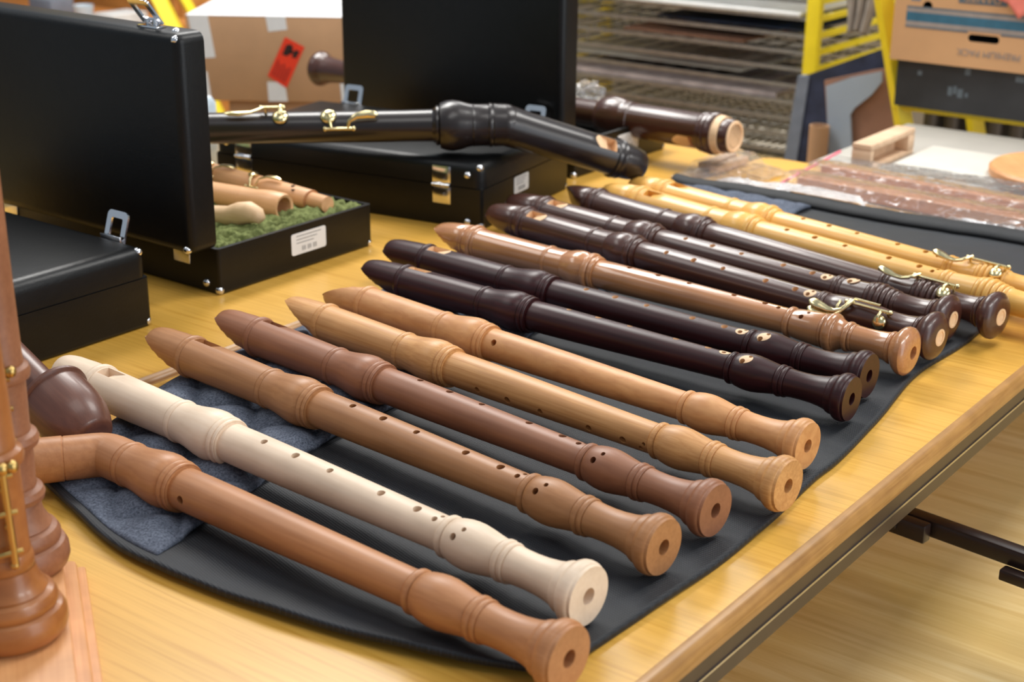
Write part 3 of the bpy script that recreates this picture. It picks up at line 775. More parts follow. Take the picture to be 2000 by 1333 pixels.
def sticker(rt, x0, y, z0, w, h):
    """white label on the right end face (x = 0 plane); y runs along the face"""
    st_ = MB().prism(rounded_poly(y, y + w, z0, z0 + h, .003, 3), 0, .0005, Matrix(((0, 0, 1, x0), (1, 0, 0, 0), (0, 1, 0, 0), (0, 0, 0, 1)))).build('label_sticker', M['sticker'], rt)
    mb = MB()
    for i, (ww, hh) in enumerate(((.72, .03), (.6, .03), (.5, .03))):
        mb.box(x0 + .0005, x0 + .0007, y + w * .14, y + w * (.14 + ww), z0 + h * (.84 - i * .16), z0 + h * (.84 - i * .16) + .0008)
    for i in range(11):
        if i % 4 == 3: continue
        mb.box(x0 + .0005, x0 + .0007, y + w * (.3 + i * .04), y + w * (.3 + i * .04) + .0009, z0 + h * .14, z0 + h * .36)
    mb.build('label_print', M['ink'], st_)
def case_closed(label, loc, rz, with_hinge=True, stick=True):
    rt = empty('instrument_case', loc, rz, label, 'case', 'black instrument cases')
    tray('case_base', CL, CWD, CB, M['leather'], rt, .005, open_=False)
    ld = tray('case_lid', CL, CWD, CT, M['leather'], rt, .014, open_=False)
    ld.matrix_local = Matrix.Translation((0, 0, CB + .0015 + CT)) @ Matrix.Scale(-1, 4, (0, 0, 1)); ld.data.flip_normals()
    MB().box(-CL + .002, -.002, .002, CWD - .002, CB - .0005, CB + .002).build('lid_gap', M['void'], rt)
    for x in (-.022, -CL + .022):
        stud(rt, (x, .0, .010), (0, -1, 0)); stud(rt, (x, 0, CB + .0185), (0, -1, 0))
        stud(rt, (x, CWD, .010), (0, 1, 0)); stud(rt, (x, CWD, CB + .0185), (0, 1, 0))
    for x, sx in ((-.004, 1), (-CL + .004, -1)):
        for y, sy in ((.004, -1), (CWD - .004, 1)):
            stud(rt, (x, y, .006), (sx * .5, sy * .8, -.25)); stud(rt, (x - sx * .003, y - sy * .003, CB + CT - .005), (sx * .4, sy * .5, .8))
    if with_hinge:
        for x in (-.062, -CL + .052): hinge(rt, x, 0, CB + .0008)
    if stick: sticker(rt, 0, .092, .030, .043, .024)
    for x in (-.062, -CL + .06):
        latch(rt, Matrix.Translation((x, CWD, CB + CT - .008)) @ Matrix.Rotation(R(-90), 4, 'X') @ Matrix.Rotation(R(180), 4, 'Z'), 18)
    return rt
def case_open(label, loc, rz, stick=True, liner=True):
    rt = empty('open_instrument_case', loc, rz, label, 'case', 'black instrument cases')
    tray('case_base', CL, CWD, CB, M['leather'], rt, .005)
    # lid stands upright on its hinge along the near side; its outside faces the camera
    ld = tray('case_lid', CL, LW, CT + .004, M['leather'], rt, .011)
    # lid local z (0 = outer top face .. CT = open rim); outer face towards -y
    ld.matrix_local = Matrix(((1, 0, 0, 0), (0, 0, 1, -CT - .005), (0, 1, 0, CB + .001), (0, 0, 0, 1)))
    ld.data.flip_normals()
    MB().box(-CL + .008, -.008, -.006, -.004, CB + .008, CB + LW - .006).build('lid_lining', M['plush'], rt)
    for x in (-.022, -CL + .022):
        stud(rt, (x, 0, .012), (0, -1, 0)); stud(rt, (x, CWD, .012), (0, 1, 0))
        stud(rt, (x, -.021, CB + LW), (0, 0, 1))
    for x, sx in ((-.004, 1), (-CL + .004, -1)):
        for y, sy in ((.003, -1), (CWD - .004, 1)): stud(rt, (x, y, .005), (sx * .5, sy * .8, -.25))
        stud(rt, (x - sx * .005, -CT + .000, CB + LW - .006), (sx * .25, -.75, .55)); stud(rt, (x - sx * .006, -CT - .002, CB + .006), (sx * .2, -.7, -.6))
    for x in (-.062, -CL + .052): hinge(rt, x, -.0005, CB)
    for x in (-.062, -CL + .06):
        latch(rt, Matrix.Translation((x, -.018, CB + LW + .001)) @ Matrix.Rotation(R(180), 4, 'Z'), 52)
    if stick: sticker(rt, 0, .118, .020, .060, .027)
    if liner:
        vs = []; fs = []; nx, ny = 150, 95
        for i in range(nx):
            for j in range(ny):
                x = -CL + .007 + (CL - .014) * i / (nx - 1); y = .007 + (CWD - .014) * j / (ny - 1)
                q = Vector((x, y, 0)); ex = min(i, nx - 1 - i, j, ny - 1 - j)
                c1 = abs(noise.noise(q * 48 + Vector((3, 1, 2)))); c2 = noise.noise(q * 150)
                z = .047 + .011 * (1 - c1 * 1.8) + .004 * c2 - (.01 if ex == 0 else 0)
                vs.append((x, y, min(z, CB + .004)))
        for i in range(nx - 1):
            for j in range(ny - 1):
                k = i * ny + j; fs.append((k, k + ny, k + ny + 1, k + 1))
        MB().add(vs, fs).build('plush_lining', M['plush'], rt, None)
    return rt
LEFT_OPEN = C(1.121, -1.268); 
case_closed('closed black instrument case at the left edge, its latch flipped up', C(1.005 - CWD, -1.250, 0), ROOM_ROT, stick=False)
lo = case_open('open black instrument case with green plush lining, lid standing upright', LEFT_OPEN, ROOM_ROT)
cc0 = H(941, 452, 0)
CCR = R(62.2 - 90)
case_closed('closed black instrument case under the dark bent bass recorder', cc0, CCR)
bo = case_open('open black instrument case in the back, its tall lid hiding a bass recorder', C(1.843, -1.267), ROOM_ROT, liner=False)

# ---- joints lying in the plush of the open case
zt_ = CB - .004
def joint_in_case(name, label, p0, p1, prof, mat):
    rt = axis_empty(name, p0, p1, label, 'recorder part', 'recorder joints in the plush lining')
    return rt
pA = H(640, 400, CB + .004); d_ = (-N_ + E_ * .06).normalized()
rt = joint_in_case('recorder_joint', 'peach wood recorder middle joint with brass keys, bedded in green plush', pA, pA + d_ * .3, None, None)
cut = MB(); 
MB().lathe([(0, .0075), (0, .0105), (.03, .0112), (.0302, .0135), (.031, .0137), (.1, .0152), (.25, .0165), (.29, .0165)], 48).build('joint_tube', M['peach'], rt)
MB().lathe([(.0297, .0136), (.0303, .0139), (.031, .0139)], 48).build('joint_ring', M['pearwood'], rt)
for xx, an in ((.085, 20), (.055, -38), (.062, -10)):
    o = MB().lathe([(0, .0028), (.0006, .0028)], 12, Matrix.Translation((xx, -.0142 * math.sin(R(an)), .0142 * math.cos(R(an)) + .0003)) @ Matrix.Rotation(R(-90), 4, 'Y')).build('finger_hole', M['void'], rt)
for xx in (.118, .21):
    MB().tube([(xx, .016, .004), (xx + .022, .0165, .004)], .0016, 8).sphere((xx, .016, .004), .0024, 8, 6).sphere((xx + .022, .0165, .004), .0024, 8, 6).build('key_rod', M['brass'], rt, 50)
    MB().tube([(xx + .014, .0165, .005), (xx + .016, .014, .013), (xx + .018, .006, .019)], .0015, 8).build('pad_arm', M['brass'], rt, 60)
    MB().lathe([(0, .007), (.002, .0072), (.004, .004), (.0044, 0)], 18, Matrix.Translation((xx + .02, .004, .0165)) @ Matrix.Rotation(R(-90), 4, 'Y')).build('key_pad', M['brass'], rt, 50)
    MB().tube([(xx + .004, .0165, .006), (xx, .012, .016), (xx - .012, .006, .020), (xx - .026, .004, .0205), (xx - .034, .004, .019)], [.0015, .0018, .003, .0038, .0018], 10, flat=[(1, .6)] * 5).build('touch_lever', M['brass'], rt, 60)
pA = H(556, 406, CB + .006); d_ = (-N_ - E_ * .08).normalized()
rt = joint_in_case('recorder_joint', 'peach wood recorder head joint with open bulging socket, bedded in green plush', pA, pA + d_ * .25, None, None)
MB().lathe([(.03, 0), (.03, .0125), (.001, .0132), (0, .0165), (.004, .0182), (.022, .0188), (.036, .018), (.05, .0165), (.066, .0168), (.0664, .0164), (.0672, .0164), (.0676, .0168), (.12, .0158), (.24, .0165)], 48).build('joint_tube', M['peach'], rt)
pA = H(512, 440, CB + .002); d_ = (-N_ - E_ * .16).normalized()
rt = joint_in_case('recorder_joint', 'pinkish wood recorder beak cap bedded in green plush beside the sticker', pA, pA + d_ * .2, None, None)
MB().tube([(0, 0, .006), (.006, 0, .011), (.018, 0, .0135), (.032, 0, .010), (.05, 0, .004), (.075, 0, .002), (.11, 0, .004), (.2, 0, .004)], [.006, .0105, .0135, .0145, .0130, .0125, .0135, .014], 28).build('beak_cap', M['cream'], rt, 80)
MB().tube([(.072, .012, .016), (.082, .013, .0185), (.095, .013, .0185), (.104, .012, .016)], [.001, .0065, .0065, .001], 14, flat=[(1, .6)] * 4).build('key_pad', M['brass'], rt, 60)

# ================================================================== BASS RECORDERS
# dark one with bent head across the closed case
zc = CB + CT + .0015
def dark_bass():
    rb = .0215; zb = zc + .036
    A = H(395, 251, zb); B = H(985, 244, zb + .004)
    rt = axis_empty('bass_recorder', B, A, 'blackish bass recorder with bent head and brass keys resting on the middle case', 'recorder')
    L = (A - B).length
    # body: from socket towards the left (local +x)
    prof = [(-.002, .0285), (.010, .0288), (.014, .0294), (.0155, .0285), (.0175, .0298), (.0205, .0298), (.022, .0285), (.040, .0285), (.0415, .0292), (.043, .0285), (.050, .0300), (.060, .0330), (.070, .0345), (.079, .0335), (.087, .0305), (.0875, .027)] 
    MB().lathe([(x, r) for x, r in prof], 56).build('socket', M['blackwood'], rt)
    x0 = .0875
    bp = [(x0 - .004, .0262)] + [(x0 + q, .0250 + w) for q, w in ((0, 0), (.0015, .0022), (.0045, .0022), (.006, 0))] + [(x0 + .01, .0222), (x0 + .05, .0216), (x0 + .2, .0212), (L + .12, .0205), (L + .12, 0)]
    cut = MB()
    def mpx(u, v, z=zb + .015): return (rt.matrix_world.inverted() @ H(u, v, z)).x
    for u, v in ((742, 228), (791, 229), (452, 236)):
        hole_cut(cut, mpx(u, v) * 1000, R(38), 4.2, 21.4, 1.0)
    me = MB().lathe(bp, 56).mesh('body_joint', M['blackwood'], 32)
    me = boolean(me, cut.mesh('c', M['void'], None)); obj('body_joint', me, rt)
    # keys. ang measured from the top towards the camera
    # local y points away from the camera or towards it? x runs to the left, z up, y = z cross x = towards the camera
    def cy(x, an, h): 
        rr = .0214 + h; return Vector((x, rr * math.sin(R(an)), rr * math.cos(R(an))))
    def pad(x, an, r=.0105):
        c = cy(x, an, .002); d = Vector((0, c.y, c.z)).normalized(); a = Vector((1, 0, 0)); b = d.cross(a)
        mtx = Matrix.Translation(c) @ Matrix((d, a, b)).transposed().to_4x4()
        MB().lathe([(-.001, r), (.0015, r * 1.04), (.0035, r * .9), (.0055, r * .5), (.006, 0)], 22, mtx).build('key_pad', M['brass'], rt, 50)
    xp = mpx(550, 222)
    MB().tube([cy(xp + .022, 14, .008), cy(xp - .004, 14, .008)], .0022, 8).sphere(cy(xp + .024, 14, .008), .0034, 8, 6).sphere(cy(xp - .006, 14, .008), .0034, 8, 6).build('key_rod', M['brass'], rt, 50)
    MB().tube([cy(xp, 14, -.002), cy(xp, 14, .008)], .002, 8).build('key_post', M['brass'], rt, 50); MB().tube([cy(xp + .018, 14, -.002), cy(xp + .018, 14, .008)], .002, 8).build('key_post', M['brass'], rt, 50)
    pad(xp - .002, 42)
    MB().tube([cy(xp - .002, 14, .010), cy(xp - .003, 28, .011), cy(xp - .002, 42, .008)], .0028, 8).build('pad_arm', M['brass'], rt, 60)
    MB().tube([cy(xp + .018, 16, .010), cy(xp + .024, 24, .010), cy(xp + .036, 34, .008), cy(xp + .052, 36, .007), cy(xp + .066, 35, .007), cy(xp + .072, 34, .007)], [.002, .0026, .0044, .0062, .0056, .002], 12, flat=[(1, .55)] * 6).build('touch_lever', M['brass'], rt, 60)
    xq = mpx(668, 258, zb)
    MB().tube([cy(xq + .020, 84, .004), cy(xq - .014, 84, .004)], .0022, 8).sphere(cy(xq + .022, 84, .004), .0034, 8, 6).sphere(cy(xq - .016, 84, .004), .0034, 8, 6).build('key_rod', M['brass'], rt, 50)
    for dx in (.015, -.010): MB().tube([cy(xq + dx, 84, -.002), cy(xq + dx, 84, .004)], .002, 8).build('key_post', M['brass'], rt, 50)
    pad(xq + .018, 42)
    MB().tube([cy(xq + .014, 82, .005), cy(xq + .016, 62, .006), cy(xq + .018, 44, .008)], .0022, 8).build('pad_arm', M['brass'], rt, 60)
    MB().tube([cy(xq - .008, 80, .006), cy(xq - .010, 64, .009), cy(xq - .020, 52, .011), cy(xq - .034, 48, .011), cy(xq - .044, 48, .010), cy(xq - .048, 48, .010)], [.002, .0024, .0042, .0054, .005, .002], 12, flat=[(1, .6)] * 6).build('touch_lever', M['brass'], rt, 60)
    # bent head: down to the right
    W = rt.matrix_world
    p0 = W @ Vector((0, 0, 0)); p1 = H(1258, 326, .060)
    a = Vector((0, 0, 0)); b = W.inverted() @ p1; dv = (b - a).normalized(); Lh = (b - a).length
    up = Vector((0, 0, 1)); yv = up.cross(dv).normalized(); zv = dv.cross(yv)
    hr = R(38)
    mtx = Matrix.Translation(a) @ Matrix((dv, yv, zv)).transposed().to_4x4() @ Matrix.Rotation(hr, 4, 'X')
    MB().sphere((0, 0, 0), .0284, 36, 22).build('elbow', M['blackwood'], rt)
    r_ = .0255; wl = Lh * .60
    hp = [(-.004, .0278), (.006, .0280), (.018, .0275), (.03, .0268), (wl - .01, r_), (wl + .030, r_ - .0002)] + [(wl + .034, r_), (wl + .036, r_ + .003), (wl + .040, r_ + .0034), (wl + .042, r_ + .001), (wl + .044, r_ + .0022), (wl + .048, r_ + .0022), (wl + .050, r_)] + [(Lh - .038, r_ + .0004), (Lh - .022, r_ - .001), (Lh - .008, r_ - .0045), (Lh - .002, r_ - .009), (Lh, r_ - .014), (Lh, 0)]
    cut = MB(); w0 = wl - .004
    poly = [(w0, r_ + .01), (w0, r_ + .0003), (w0 + .022, r_ - .0075), (w0 + .022, r_ - .016), (w0 + .034, r_ - .016), (w0 + .034, r_ + .01)]
    vs = [(x, y, z) for y in (-.011, .011) for x, z in poly]; n = 6
    cut.add(vs, [tuple(range(n)), tuple(range(n, 2 * n))[::-1]] + [(i, n + i, n + (i + 1) % n, (i + 1) % n) for i in range(n)])
    me = boolean(MB().lathe(hp, 56).mesh('head_joint', M['blackwood'], 32), cut.mesh('c', M['cream'], None)); me.transform(mtx)
    obj('head_joint', me, rt)
    MB().lathe([(wl - .075, r_ + .0007), (wl - .0745, r_ + .0007)], 48, mtx).build('scribed_line', M['ink'], rt)
    return rt
dark_bass()

# red-brown one lying across the back case, bell to the left, beak ring to the right
def red_bass():
    A = H(1402, 262, .062); B = V(626, 134, 2.06)
    B = A + (B - A).normalized() * max((B - A).length, .5)
    rt = axis_empty('bass_recorder', A, B, 'reddish dark brown bass recorder with pale rings reaching out behind the tall lid', 'recorder')
    L = (B - A).length
    r = .0285
    hp = [(-.016, 0), (-.016, .0185), (-.030, .0188), (-.031, .0225), (-.030, .0245), (-.012, .0262), (-.010, .0262)]
    MB().lathe([(-.012, 0), (-.012, .0185), (-.031, .0188), (-.0322, .0205), (-.0316, .0236), (-.030, .0246)], 48).build('block_end', M['cream'], rt)
    MB().lathe([(-.030, .0205), (-.030, .0248), (-.026, .0258), (-.014, .0262), (-.014, .02)], 48).build('cap_band', M['redbass'], rt)
    MB().lathe([(-.014, .02), (-.014, .0288), (-.002, .0300), (-.002, .02)], 48).build('pale_ring', M['cream'], rt)
    P_ = [(-.002, .02), (-.002, .0318), (.002, .0330), (.008, .0330), (.011, .0305), (.013, .0318), (.017, .0318), (.019, .0300), (.021, .0308), (.024, .0308), (.026, .0290), (.03, .0284), (.10, .0280), (.15, .0276)] + \
        [(.158, .0276), (.159, .0292), (.163, .0292), (.164, .0282), (.167, .029), (.170, .0282), (.178, .0300), (.192, .0335), (.205, .034), (.216, .032), (.222, .0285), (.226, .023)]
    cut = MB()
    poly = [(.030, r + .02), (.030, r - .014), (.042, r - .014), (.042, r - .006), (.075, r + .001), (.075, r + .02)]
    vs = [(x, y, z) for y in (-.012, .012) for x, z in poly]; n = 6
    cut.add(vs, [tuple(range(n)), tuple(range(n, 2 * n))[::-1]] + [(i, n + i, n + (i + 1) % n, (i + 1) % n) for i in range(n)])
    me = boolean(MB().lathe(P_, 56).mesh('head_joint', M['redbass'], 32), cut.mesh('c', M['cream'], None))
    o = obj('head_joint', me, rt); o.rotation_euler = (R(-125), 0, 0)
    MB().lathe([(.222, .022), (.4, .021), (L - .10, .020), (L - .07, .0205), (L - .03, .0235), (L - .024, .0255), (L - .020, .026), (L - .018, .0245), (L - .012, .028), (L - .006, .032), (L - .001, .033), (L + .003, .0315), (L + .004, .025), (L + .0035, .009), (L - .03, .008), (L - .03, 0)], 56).build('bell_joint', M['redbass'], rt)
    return rt
red_bass()

# brown capped bass leaning at the left edge
def cap_bass():
    p0 = H(176, 850, .032); p1 = H(-6, 668, .082)
    rt = axis_empty('capped_bass_recorder', p0, p1, 'brown capped bass recorder leaning down at the left edge over the ivory recorder', 'recorder')
    MB().lathe([(-.006, 0), (-.006, .014), (-.0052, .0185), (-.003, .0205), (.006, .0252), (.016, .0288), (.026, .0304), (.040, .0312), (.054, .0310), (.0545, .0322), (.0556, .0338), (.058, .0340), (.0596, .0328), (.060, .031), (.060, .022)], 64).build('wind_cap', M['capwood'], rt, 40)
    MB().lathe([(.050, .0260), (.0600, .0260), (.0602, .0150), (.16, .0152), (.30, .0165), (.30, 0)], 56).build('neck_tube', M['capwood'], rt, 40)
cap_bass()
# tan joint end lying beneath it
p0 = H(48, 772, .022); p1 = H(-60, 708, .022)
rt = axis_empty('recorder_joint', p0, p1, 'rough tan wooden joint end lying beneath the brown capped bass', 'recorder part')
MB().lathe([(0, 0), (0, .0195), (.002, .0208), (.02, .021), (.12, .020), (.12, 0)], 40).build('joint_tube', M['stained_card'], rt)

# ================================================================== STAND WITH UPRIGHT BASSES
def stand():
    ztop = .030
    q1 = H(162, 1058, ztop); q2 = H(206, 1345, ztop)
    ey = (q1 - q2).normalized(); ang = math.atan2(ey.y, ey.x) - math.pi / 2
    rt = empty('instrument_stand', (q1.x, q1.y, 0), ang, 'orange wooden stand board with moulded edge at the lower left', 'stand')
    Wd, Ln = .30, .40
    MB().box(-Wd, 0, -Ln, 0, 0.0, .010).build('base_board', M['standwood'], rt, bevel=.002)
    MB().box(-Wd + .006, -.006, -Ln + .006, -.006, .010, .020).build('moulded_step', M['standwood'], rt, bevel=.004)
    MB().box(-Wd + .016, -.016, -Ln + .016, -.016, .020, ztop).build('top_board', M['standwood'], rt, bevel=.002)
    # a lower tongue towards the camera
    return ztop
ztop = stand()
def standing_bass(px, label, mat, rods, rings, sc=1.0, lean=(0, 0)):
    p = H(px[0], px[1], ztop)
    rt = empty('standing_bass_recorder', (p.x, p.y, ztop), 0, label, 'recorder', 'bass recorders upright on the stand')
    rt.rotation_euler = (lean[0], lean[1], 0)
    rt.rotation_mode = 'XYZ'
    k = sc
    pr = [(0, .0), (0, .031), (.003, .0345), (.008, .0362), (.015, .0358), (.020, .0335), (.0215, .0305), (.023, .0312), (.027, .0312), (.031, .0290), (.033, .0252), (.034, .0258), (.037, .0240), (.042, .0212), (.050, .0195)]
    for zr, hr in rings: pr += [(zr - .006, .0186), (zr - .004, .0186 + hr * .8), (zr, .0186 + hr), (zr + .004, .0186 + hr * .7), (zr + .006, .0182), (zr + .008, .0186), (zr + .010, .0180)]
    pr += [(.22, .0172), (.30, .0165), (.45, .016), (.45, 0)]
    MB().lathe([(x * k, r * k) for x, r in pr], 56, Matrix.Rotation(R(-90), 4, 'Y')).build('recorder_tube', mat, rt, 32)
    def cy(z, an, h): 
        rr = .0190 + h; return Vector((rr * math.cos(R(an)), rr * math.sin(R(an)), z))
    if rods:
        for an, z0, z1 in rods:
            MB().tube([cy(z0, an, .006), cy(z1, an, .006)], .0024, 10).sphere(cy(z1 + .003, an, .006), .0042, 12, 8).sphere(cy(z1 + .003, an + 14, .007), .0042, 12, 8).build('key_rod', M['old_brass'], rt, 50)
            for zz in (z0 + .004, (z0 + z1) / 2, z1 - .006):
                MB().tube([cy(zz, an - 70, .0022), cy(zz + .001, an - 45, .0032), cy(zz + .003, an - 20, .005), cy(zz + .004, an, .006), cy(zz + .004, an + 12, .007)], .002, 8).build('key_band', M['old_brass'], rt, 60)
                MB().sphere(cy(zz - .006, an, .004), .003, 10, 8).build('key_post', M['old_brass'], rt, 60)
        an = rods[0][0] - 95
        c = cy(rods[0][1] + .012, an, .002); d = Vector((c.x, c.y, 0)).normalized(); b = Vector((0, 0, 1)); a = b.cross(d)
        MB().lathe([(-.002, .010), (.002, .0104), (.004, .008), (.005, 0)], 20, Matrix.Translation(c) @ Matrix((d, a, b)).transposed().to_4x4()).build('key_pad', M['old_brass'], rt, 50)
standing_bass((28, 1236), 'amber bass recorder standing on the stand board with brass rod keys, nearer the camera', M['basswood'], [(-52, .062, .125)], [(.055, .001), (.128, .004)], lean=(0, R(-1.5)))
standing_bass((38, 1106), 'brown bass recorder standing on the stand board behind the amber one', M['brown'], [(-64, .10, .155)], [(.058, .005), (.100, .005), (.15, .004)])

# ================================================================== BAGS, STRIPS AND SMALL THINGS ON THE TABLE
def film_bag(name, label, corners_px, hgt, seed, n=44, inside=(), cat='bag', mat='film'):
    """plastic bag lying on the table: two wrinkled sheets sealed at the edges"""
    cs = [H(u, v, .002) for u, v in corners_px]        # a, b, c, d round the bag
    o = sum(cs, Vector()) / 4; o.z = 0
    rt = empty(name, o, 0, label, cat, 'clear plastic bags on the table')
    def P(i, j, top):
        u = i / (n - 1); v = j / (n - 1)
        p = cs[0] * (1 - u) * (1 - v) + cs[1] * u * (1 - v) + cs[2] * u * v + cs[3] * (1 - u) * v - o
        e = min(u, 1 - u, v, 1 - v) * 4.5; e = min(1, e)
        w = Vector((p.x * 16 + seed, p.y * 16, seed)); w2 = w * 2.7
        rg = 1 - abs(noise.noise(w2)) * 2
        z = .0015 + (hgt * (e ** .7) * (.75 + .35 * noise.noise(w)) + .006 * rg * (e * .7 + .3)) * (1 if top else 0)
        if top:
            g_ = p + o
            for a_, b_, w_, h_ in inside:
                ab = Vector((b_.x - a_.x, b_.y - a_.y)); t_ = max(0, min(1, Vector((g_.x - a_.x, g_.y - a_.y)).dot(ab) / ab.length_squared))
                dd_ = (Vector((g_.x - a_.x, g_.y - a_.y)) - ab * t_).length - w_ / 2
                z = max(z, h_ + .006 - max(0, dd_ - .008) * .9)
        return (p.x, p.y, max(.0012, z))
    vs = [P(i, j, True) for i in range(n) for j in range(n)]
    fs = [(i * n + j, (i + 1) * n + j, (i + 1) * n + j + 1, i * n + j + 1) for i in range(n - 1) for j in range(n - 1)]
    MB().add(vs, fs).build('film', M[mat], rt, None)
    return rt, cs, o
def strip(name, label, p0, p1, w, h, mat, group=None, z=.0):
    p0 = Vector(p0); p1 = Vector(p1); L = (p1 - p0).length; a = math.atan2((p1 - p0).y, (p1 - p0).x)
    rt = MB().box(0, L, -w / 2, w / 2, 0, h).build(name, mat, None, bevel=.0015)
    rt.location = (p0.x, p0.y, z); rt.rotation_euler = (0, 0, a)
    return tag(rt, label, 'wood strip', group)
w1 = (H(1372, 333), H(1430, 312), .018, .010); w2 = (H(1392, 342), H(1455, 320), .014, .012)
b1, _, _ = film_bag('plastic_bag', 'small clear bag with pale wood pieces under the pale-ringed bass recorder', ((1308, 345), (1402, 382), (1545, 338), (1440, 302)), .008, 1.3, 50, (w1, w2))
strip('wood_piece', 'pale wood piece in the small clear bag, left of its neighbour', *w1, M['wood_pale'], z=.002)
strip('wood_piece', 'pale wood piece in the small clear bag, nearer the mat', *w2, M['wood_pale'], z=.002)
w3 = (H(1655, 416), H(1575, 398), .036, .014)
b2, _, _ = film_bag('plastic_bag', 'crumpled clear bag lying along the far edge of the mat', ((1375, 366), (1690, 424), (1668, 396), (1400, 352)), .014, 4.1, 50, (w3,), mat='frosted')
strip('wood_piece', 'raw wood block peeking from the crumpled bag at the edge of the mat', *w3, M['wood_pale'], z=.002)
s1 = H(1565, 368, .0); s2 = H(2000, 452, .0); s3 = H(1608, 346, .0); s4 = H(2000, 422, .0)
w4 = (s1, s1 + (s2 - s1) * 1.3, .030, .018); w5 = (s3, s3 + (s4 - s3) * 1.3, .020, .018)
b3, cs, o3 = film_bag('zip_bag', 'large clear zip bag with pink closure holding two long wooden strips', ((1508, 374), (2090, 486), (2240, 392), (1634, 306)), .012, 7.7, 90, (w4, w5))
zp = []
for k in range(15):
    p = cs[0].lerp(cs[3], .04 + .92 * k / 14) + (cs[1] - cs[0]) * .022; p.z = .014
    zp.append(p - o3)
MB().tube(zp, .0022, 8).build('pink_zip', M['pink'], b3, 60)
strip('wood_strip', 'long reddish wooden strip in the zip bag, nearer the mat', *w4, M['wood_rod'], 'wooden strips in the zip bag', .002)
strip('wood_strip', 'long reddish wooden strip in the zip bag, farther from the mat', *w5, M['wood_rod'], 'wooden strips in the zip bag', .002)
b4, _, _ = film_bag('plastic_bag', 'clear bag at the right edge between the zip bag and the mat', ((1785, 440), (2080, 492), (2080, 462), (1830, 428)), .008, 9.2, mat='frosted')

# ================================================================== BEHIND THE TABLES
# low side desk with a white board and a round wooden disc
DZ = -.012
desk = empty('side_desk', (0, 0, 0), ROOM_ROT, 'low grey-white side desk at the end of the near table', 'desk')
MB().box(-1.06, .10, 2.20, 2.62, DZ - .03, DZ).build('desk_top', M['desk_grey'], desk, bevel=.003)
for x in (-1.02, .05):
    for y in (2.24, 2.58): MB().box(x - .02, x + .02, y - .02, y + .02, FZ, DZ - .03).build('leg', M['dark_steel'], desk, bevel=.003)
wbd = MB().box(0, .9, 0, .17, 0, .012).build('white_board', M['board_white'], None, bevel=.003)
p = C(2.25, -.93, DZ); wbd.location = p; wbd.rotation_euler = (0, 0, ROOM_ROT)
tag(wbd, 'white drawing board lying on the side desk behind the zip bag', 'board')
pd = H(2090, 352, .0)
dsc = MB().lathe([(0, 0), (0, .118), (.004, .122), (.014, .122), (.018, .118), (.018, 0)], 64, Matrix.Rotation(R(-90), 4, 'Y')).build('wooden_disc', M['standwood'])
dsc.location = (pd.x, pd.y, DZ + .0125); tag(dsc, 'round light wooden disc lying on the white board at the right edge', 'disc')
# pale wooden frame standing on edge on the desk
ft = empty('tray_frame', C(2.215, -.985, DZ), ROOM_ROT, 'small pale wooden tray frame standing by the leaning boards', 'tray')
MB().box(0, .034, 0, .175, .034, .044).build('frame_rail', M['wood_pale'], ft, bevel=.002)
MB().box(0, .034, 0, .175, 0, .008).build('frame_rail', M['wood_pale'], ft, bevel=.002)
MB().box(0, .034, 0, .012, .008, .034).build('frame_end', M['wood_pale'], ft, bevel=.002)
MB().box(0, .034, .150, .175, .008, .034).build('frame_end', M['wood_pale'], ft, bevel=.002)
MB().box(.002, .010, .012, .150, .008, .034).build('frame_panel', M['wood_pale'], ft)

# leaning boards: each a real board from the floor up, outline given on an upright plane
def leaning_board(name, label, pts_px, s, mat, th=.012, edge=None, to_floor=True):
    P = [V(u, v, s) for u, v in pts_px]; loc = [ST(q) for q in P]
    poly = [(q.x, q.z) for q in loc]
    x0 = sum(q[0] for q in poly) / len(poly)
    base = C(s, x0, FZ)
    rt = empty(name, base, ROOM_ROT, label, 'board', 'boards leaning behind the table')
    pl = [(x - x0, z - FZ) for x, z in poly]
    MB().prism(pl, 0, th, Matrix(((1, 0, 0, 0), (0, 0, 1, 0), (0, 1, 0, 0), (0, 0, 0, 1)))).build('panel', mat, rt)
    return rt, x0
def px_floor(u, s):            # pixel row far below whose point on plane s lies on the floor
    lo_, hi_ = 0, 2600
    for _ in range(40):
        m_ = (lo_ + hi_) / 2
        if V(u, m_, s).z > FZ: lo_ = m_
        else: hi_ = m_
    return (lo_ + hi_) / 2 - 1e-3
sN = 2.86
fb1, fb2 = px_floor(1490, sN), px_floor(1660, sN)
nb, x0 = leaning_board('navy_board', 'navy cloth-covered board with a grey edge leaning behind the table', ((1572, 148), (1722, 96), (1740, 128), (1748, 300), (1660, fb2), (1475, fb1)), sN, M['navy'], .014)
q0 = [ST(V(u, v, sN)) for u, v in ((1560, 148), (1582, 148), (1486, fb1), (1455, fb1))]
MB().prism([(q.x - x0, max(0, q.z - FZ)) for q in q0], -.004, .018, Matrix(((1, 0, 0, 0), (0, 0, 1, 0), (0, 1, 0, 0), (0, 0, 0, 1)))).build('grey_edge', M['grey_blue'], nb)
sG = 2.80
f1, f2 = px_floor(1650, sG), px_floor(1790, sG)
leaning_board('brown_card', 'brown card with stained face leaning behind the grey card', ((1610, 157), (1700, 138), (1738, 132), (1765, 255), (1790, f2), (1655, f1)), sG, M['stained_card'], .008)
sH = 2.785
f1 = px_floor(1660, sH)
leaning_board('grey_card', 'grey painted card with a torn curved edge leaning before the brown card', ((1613, 168), (1660, 152), (1722, 140), (1722, 160), (1702, 185), (1668, 212), (1660, 225), (1664, 300), (1668, f1), (1640, f1)), sH, M['grey_card'], .006)
rl = empty('cardboard_tube', (0, 0, 0), 0, 'upright cardboard tube between the navy and the grey boards', 'tube')
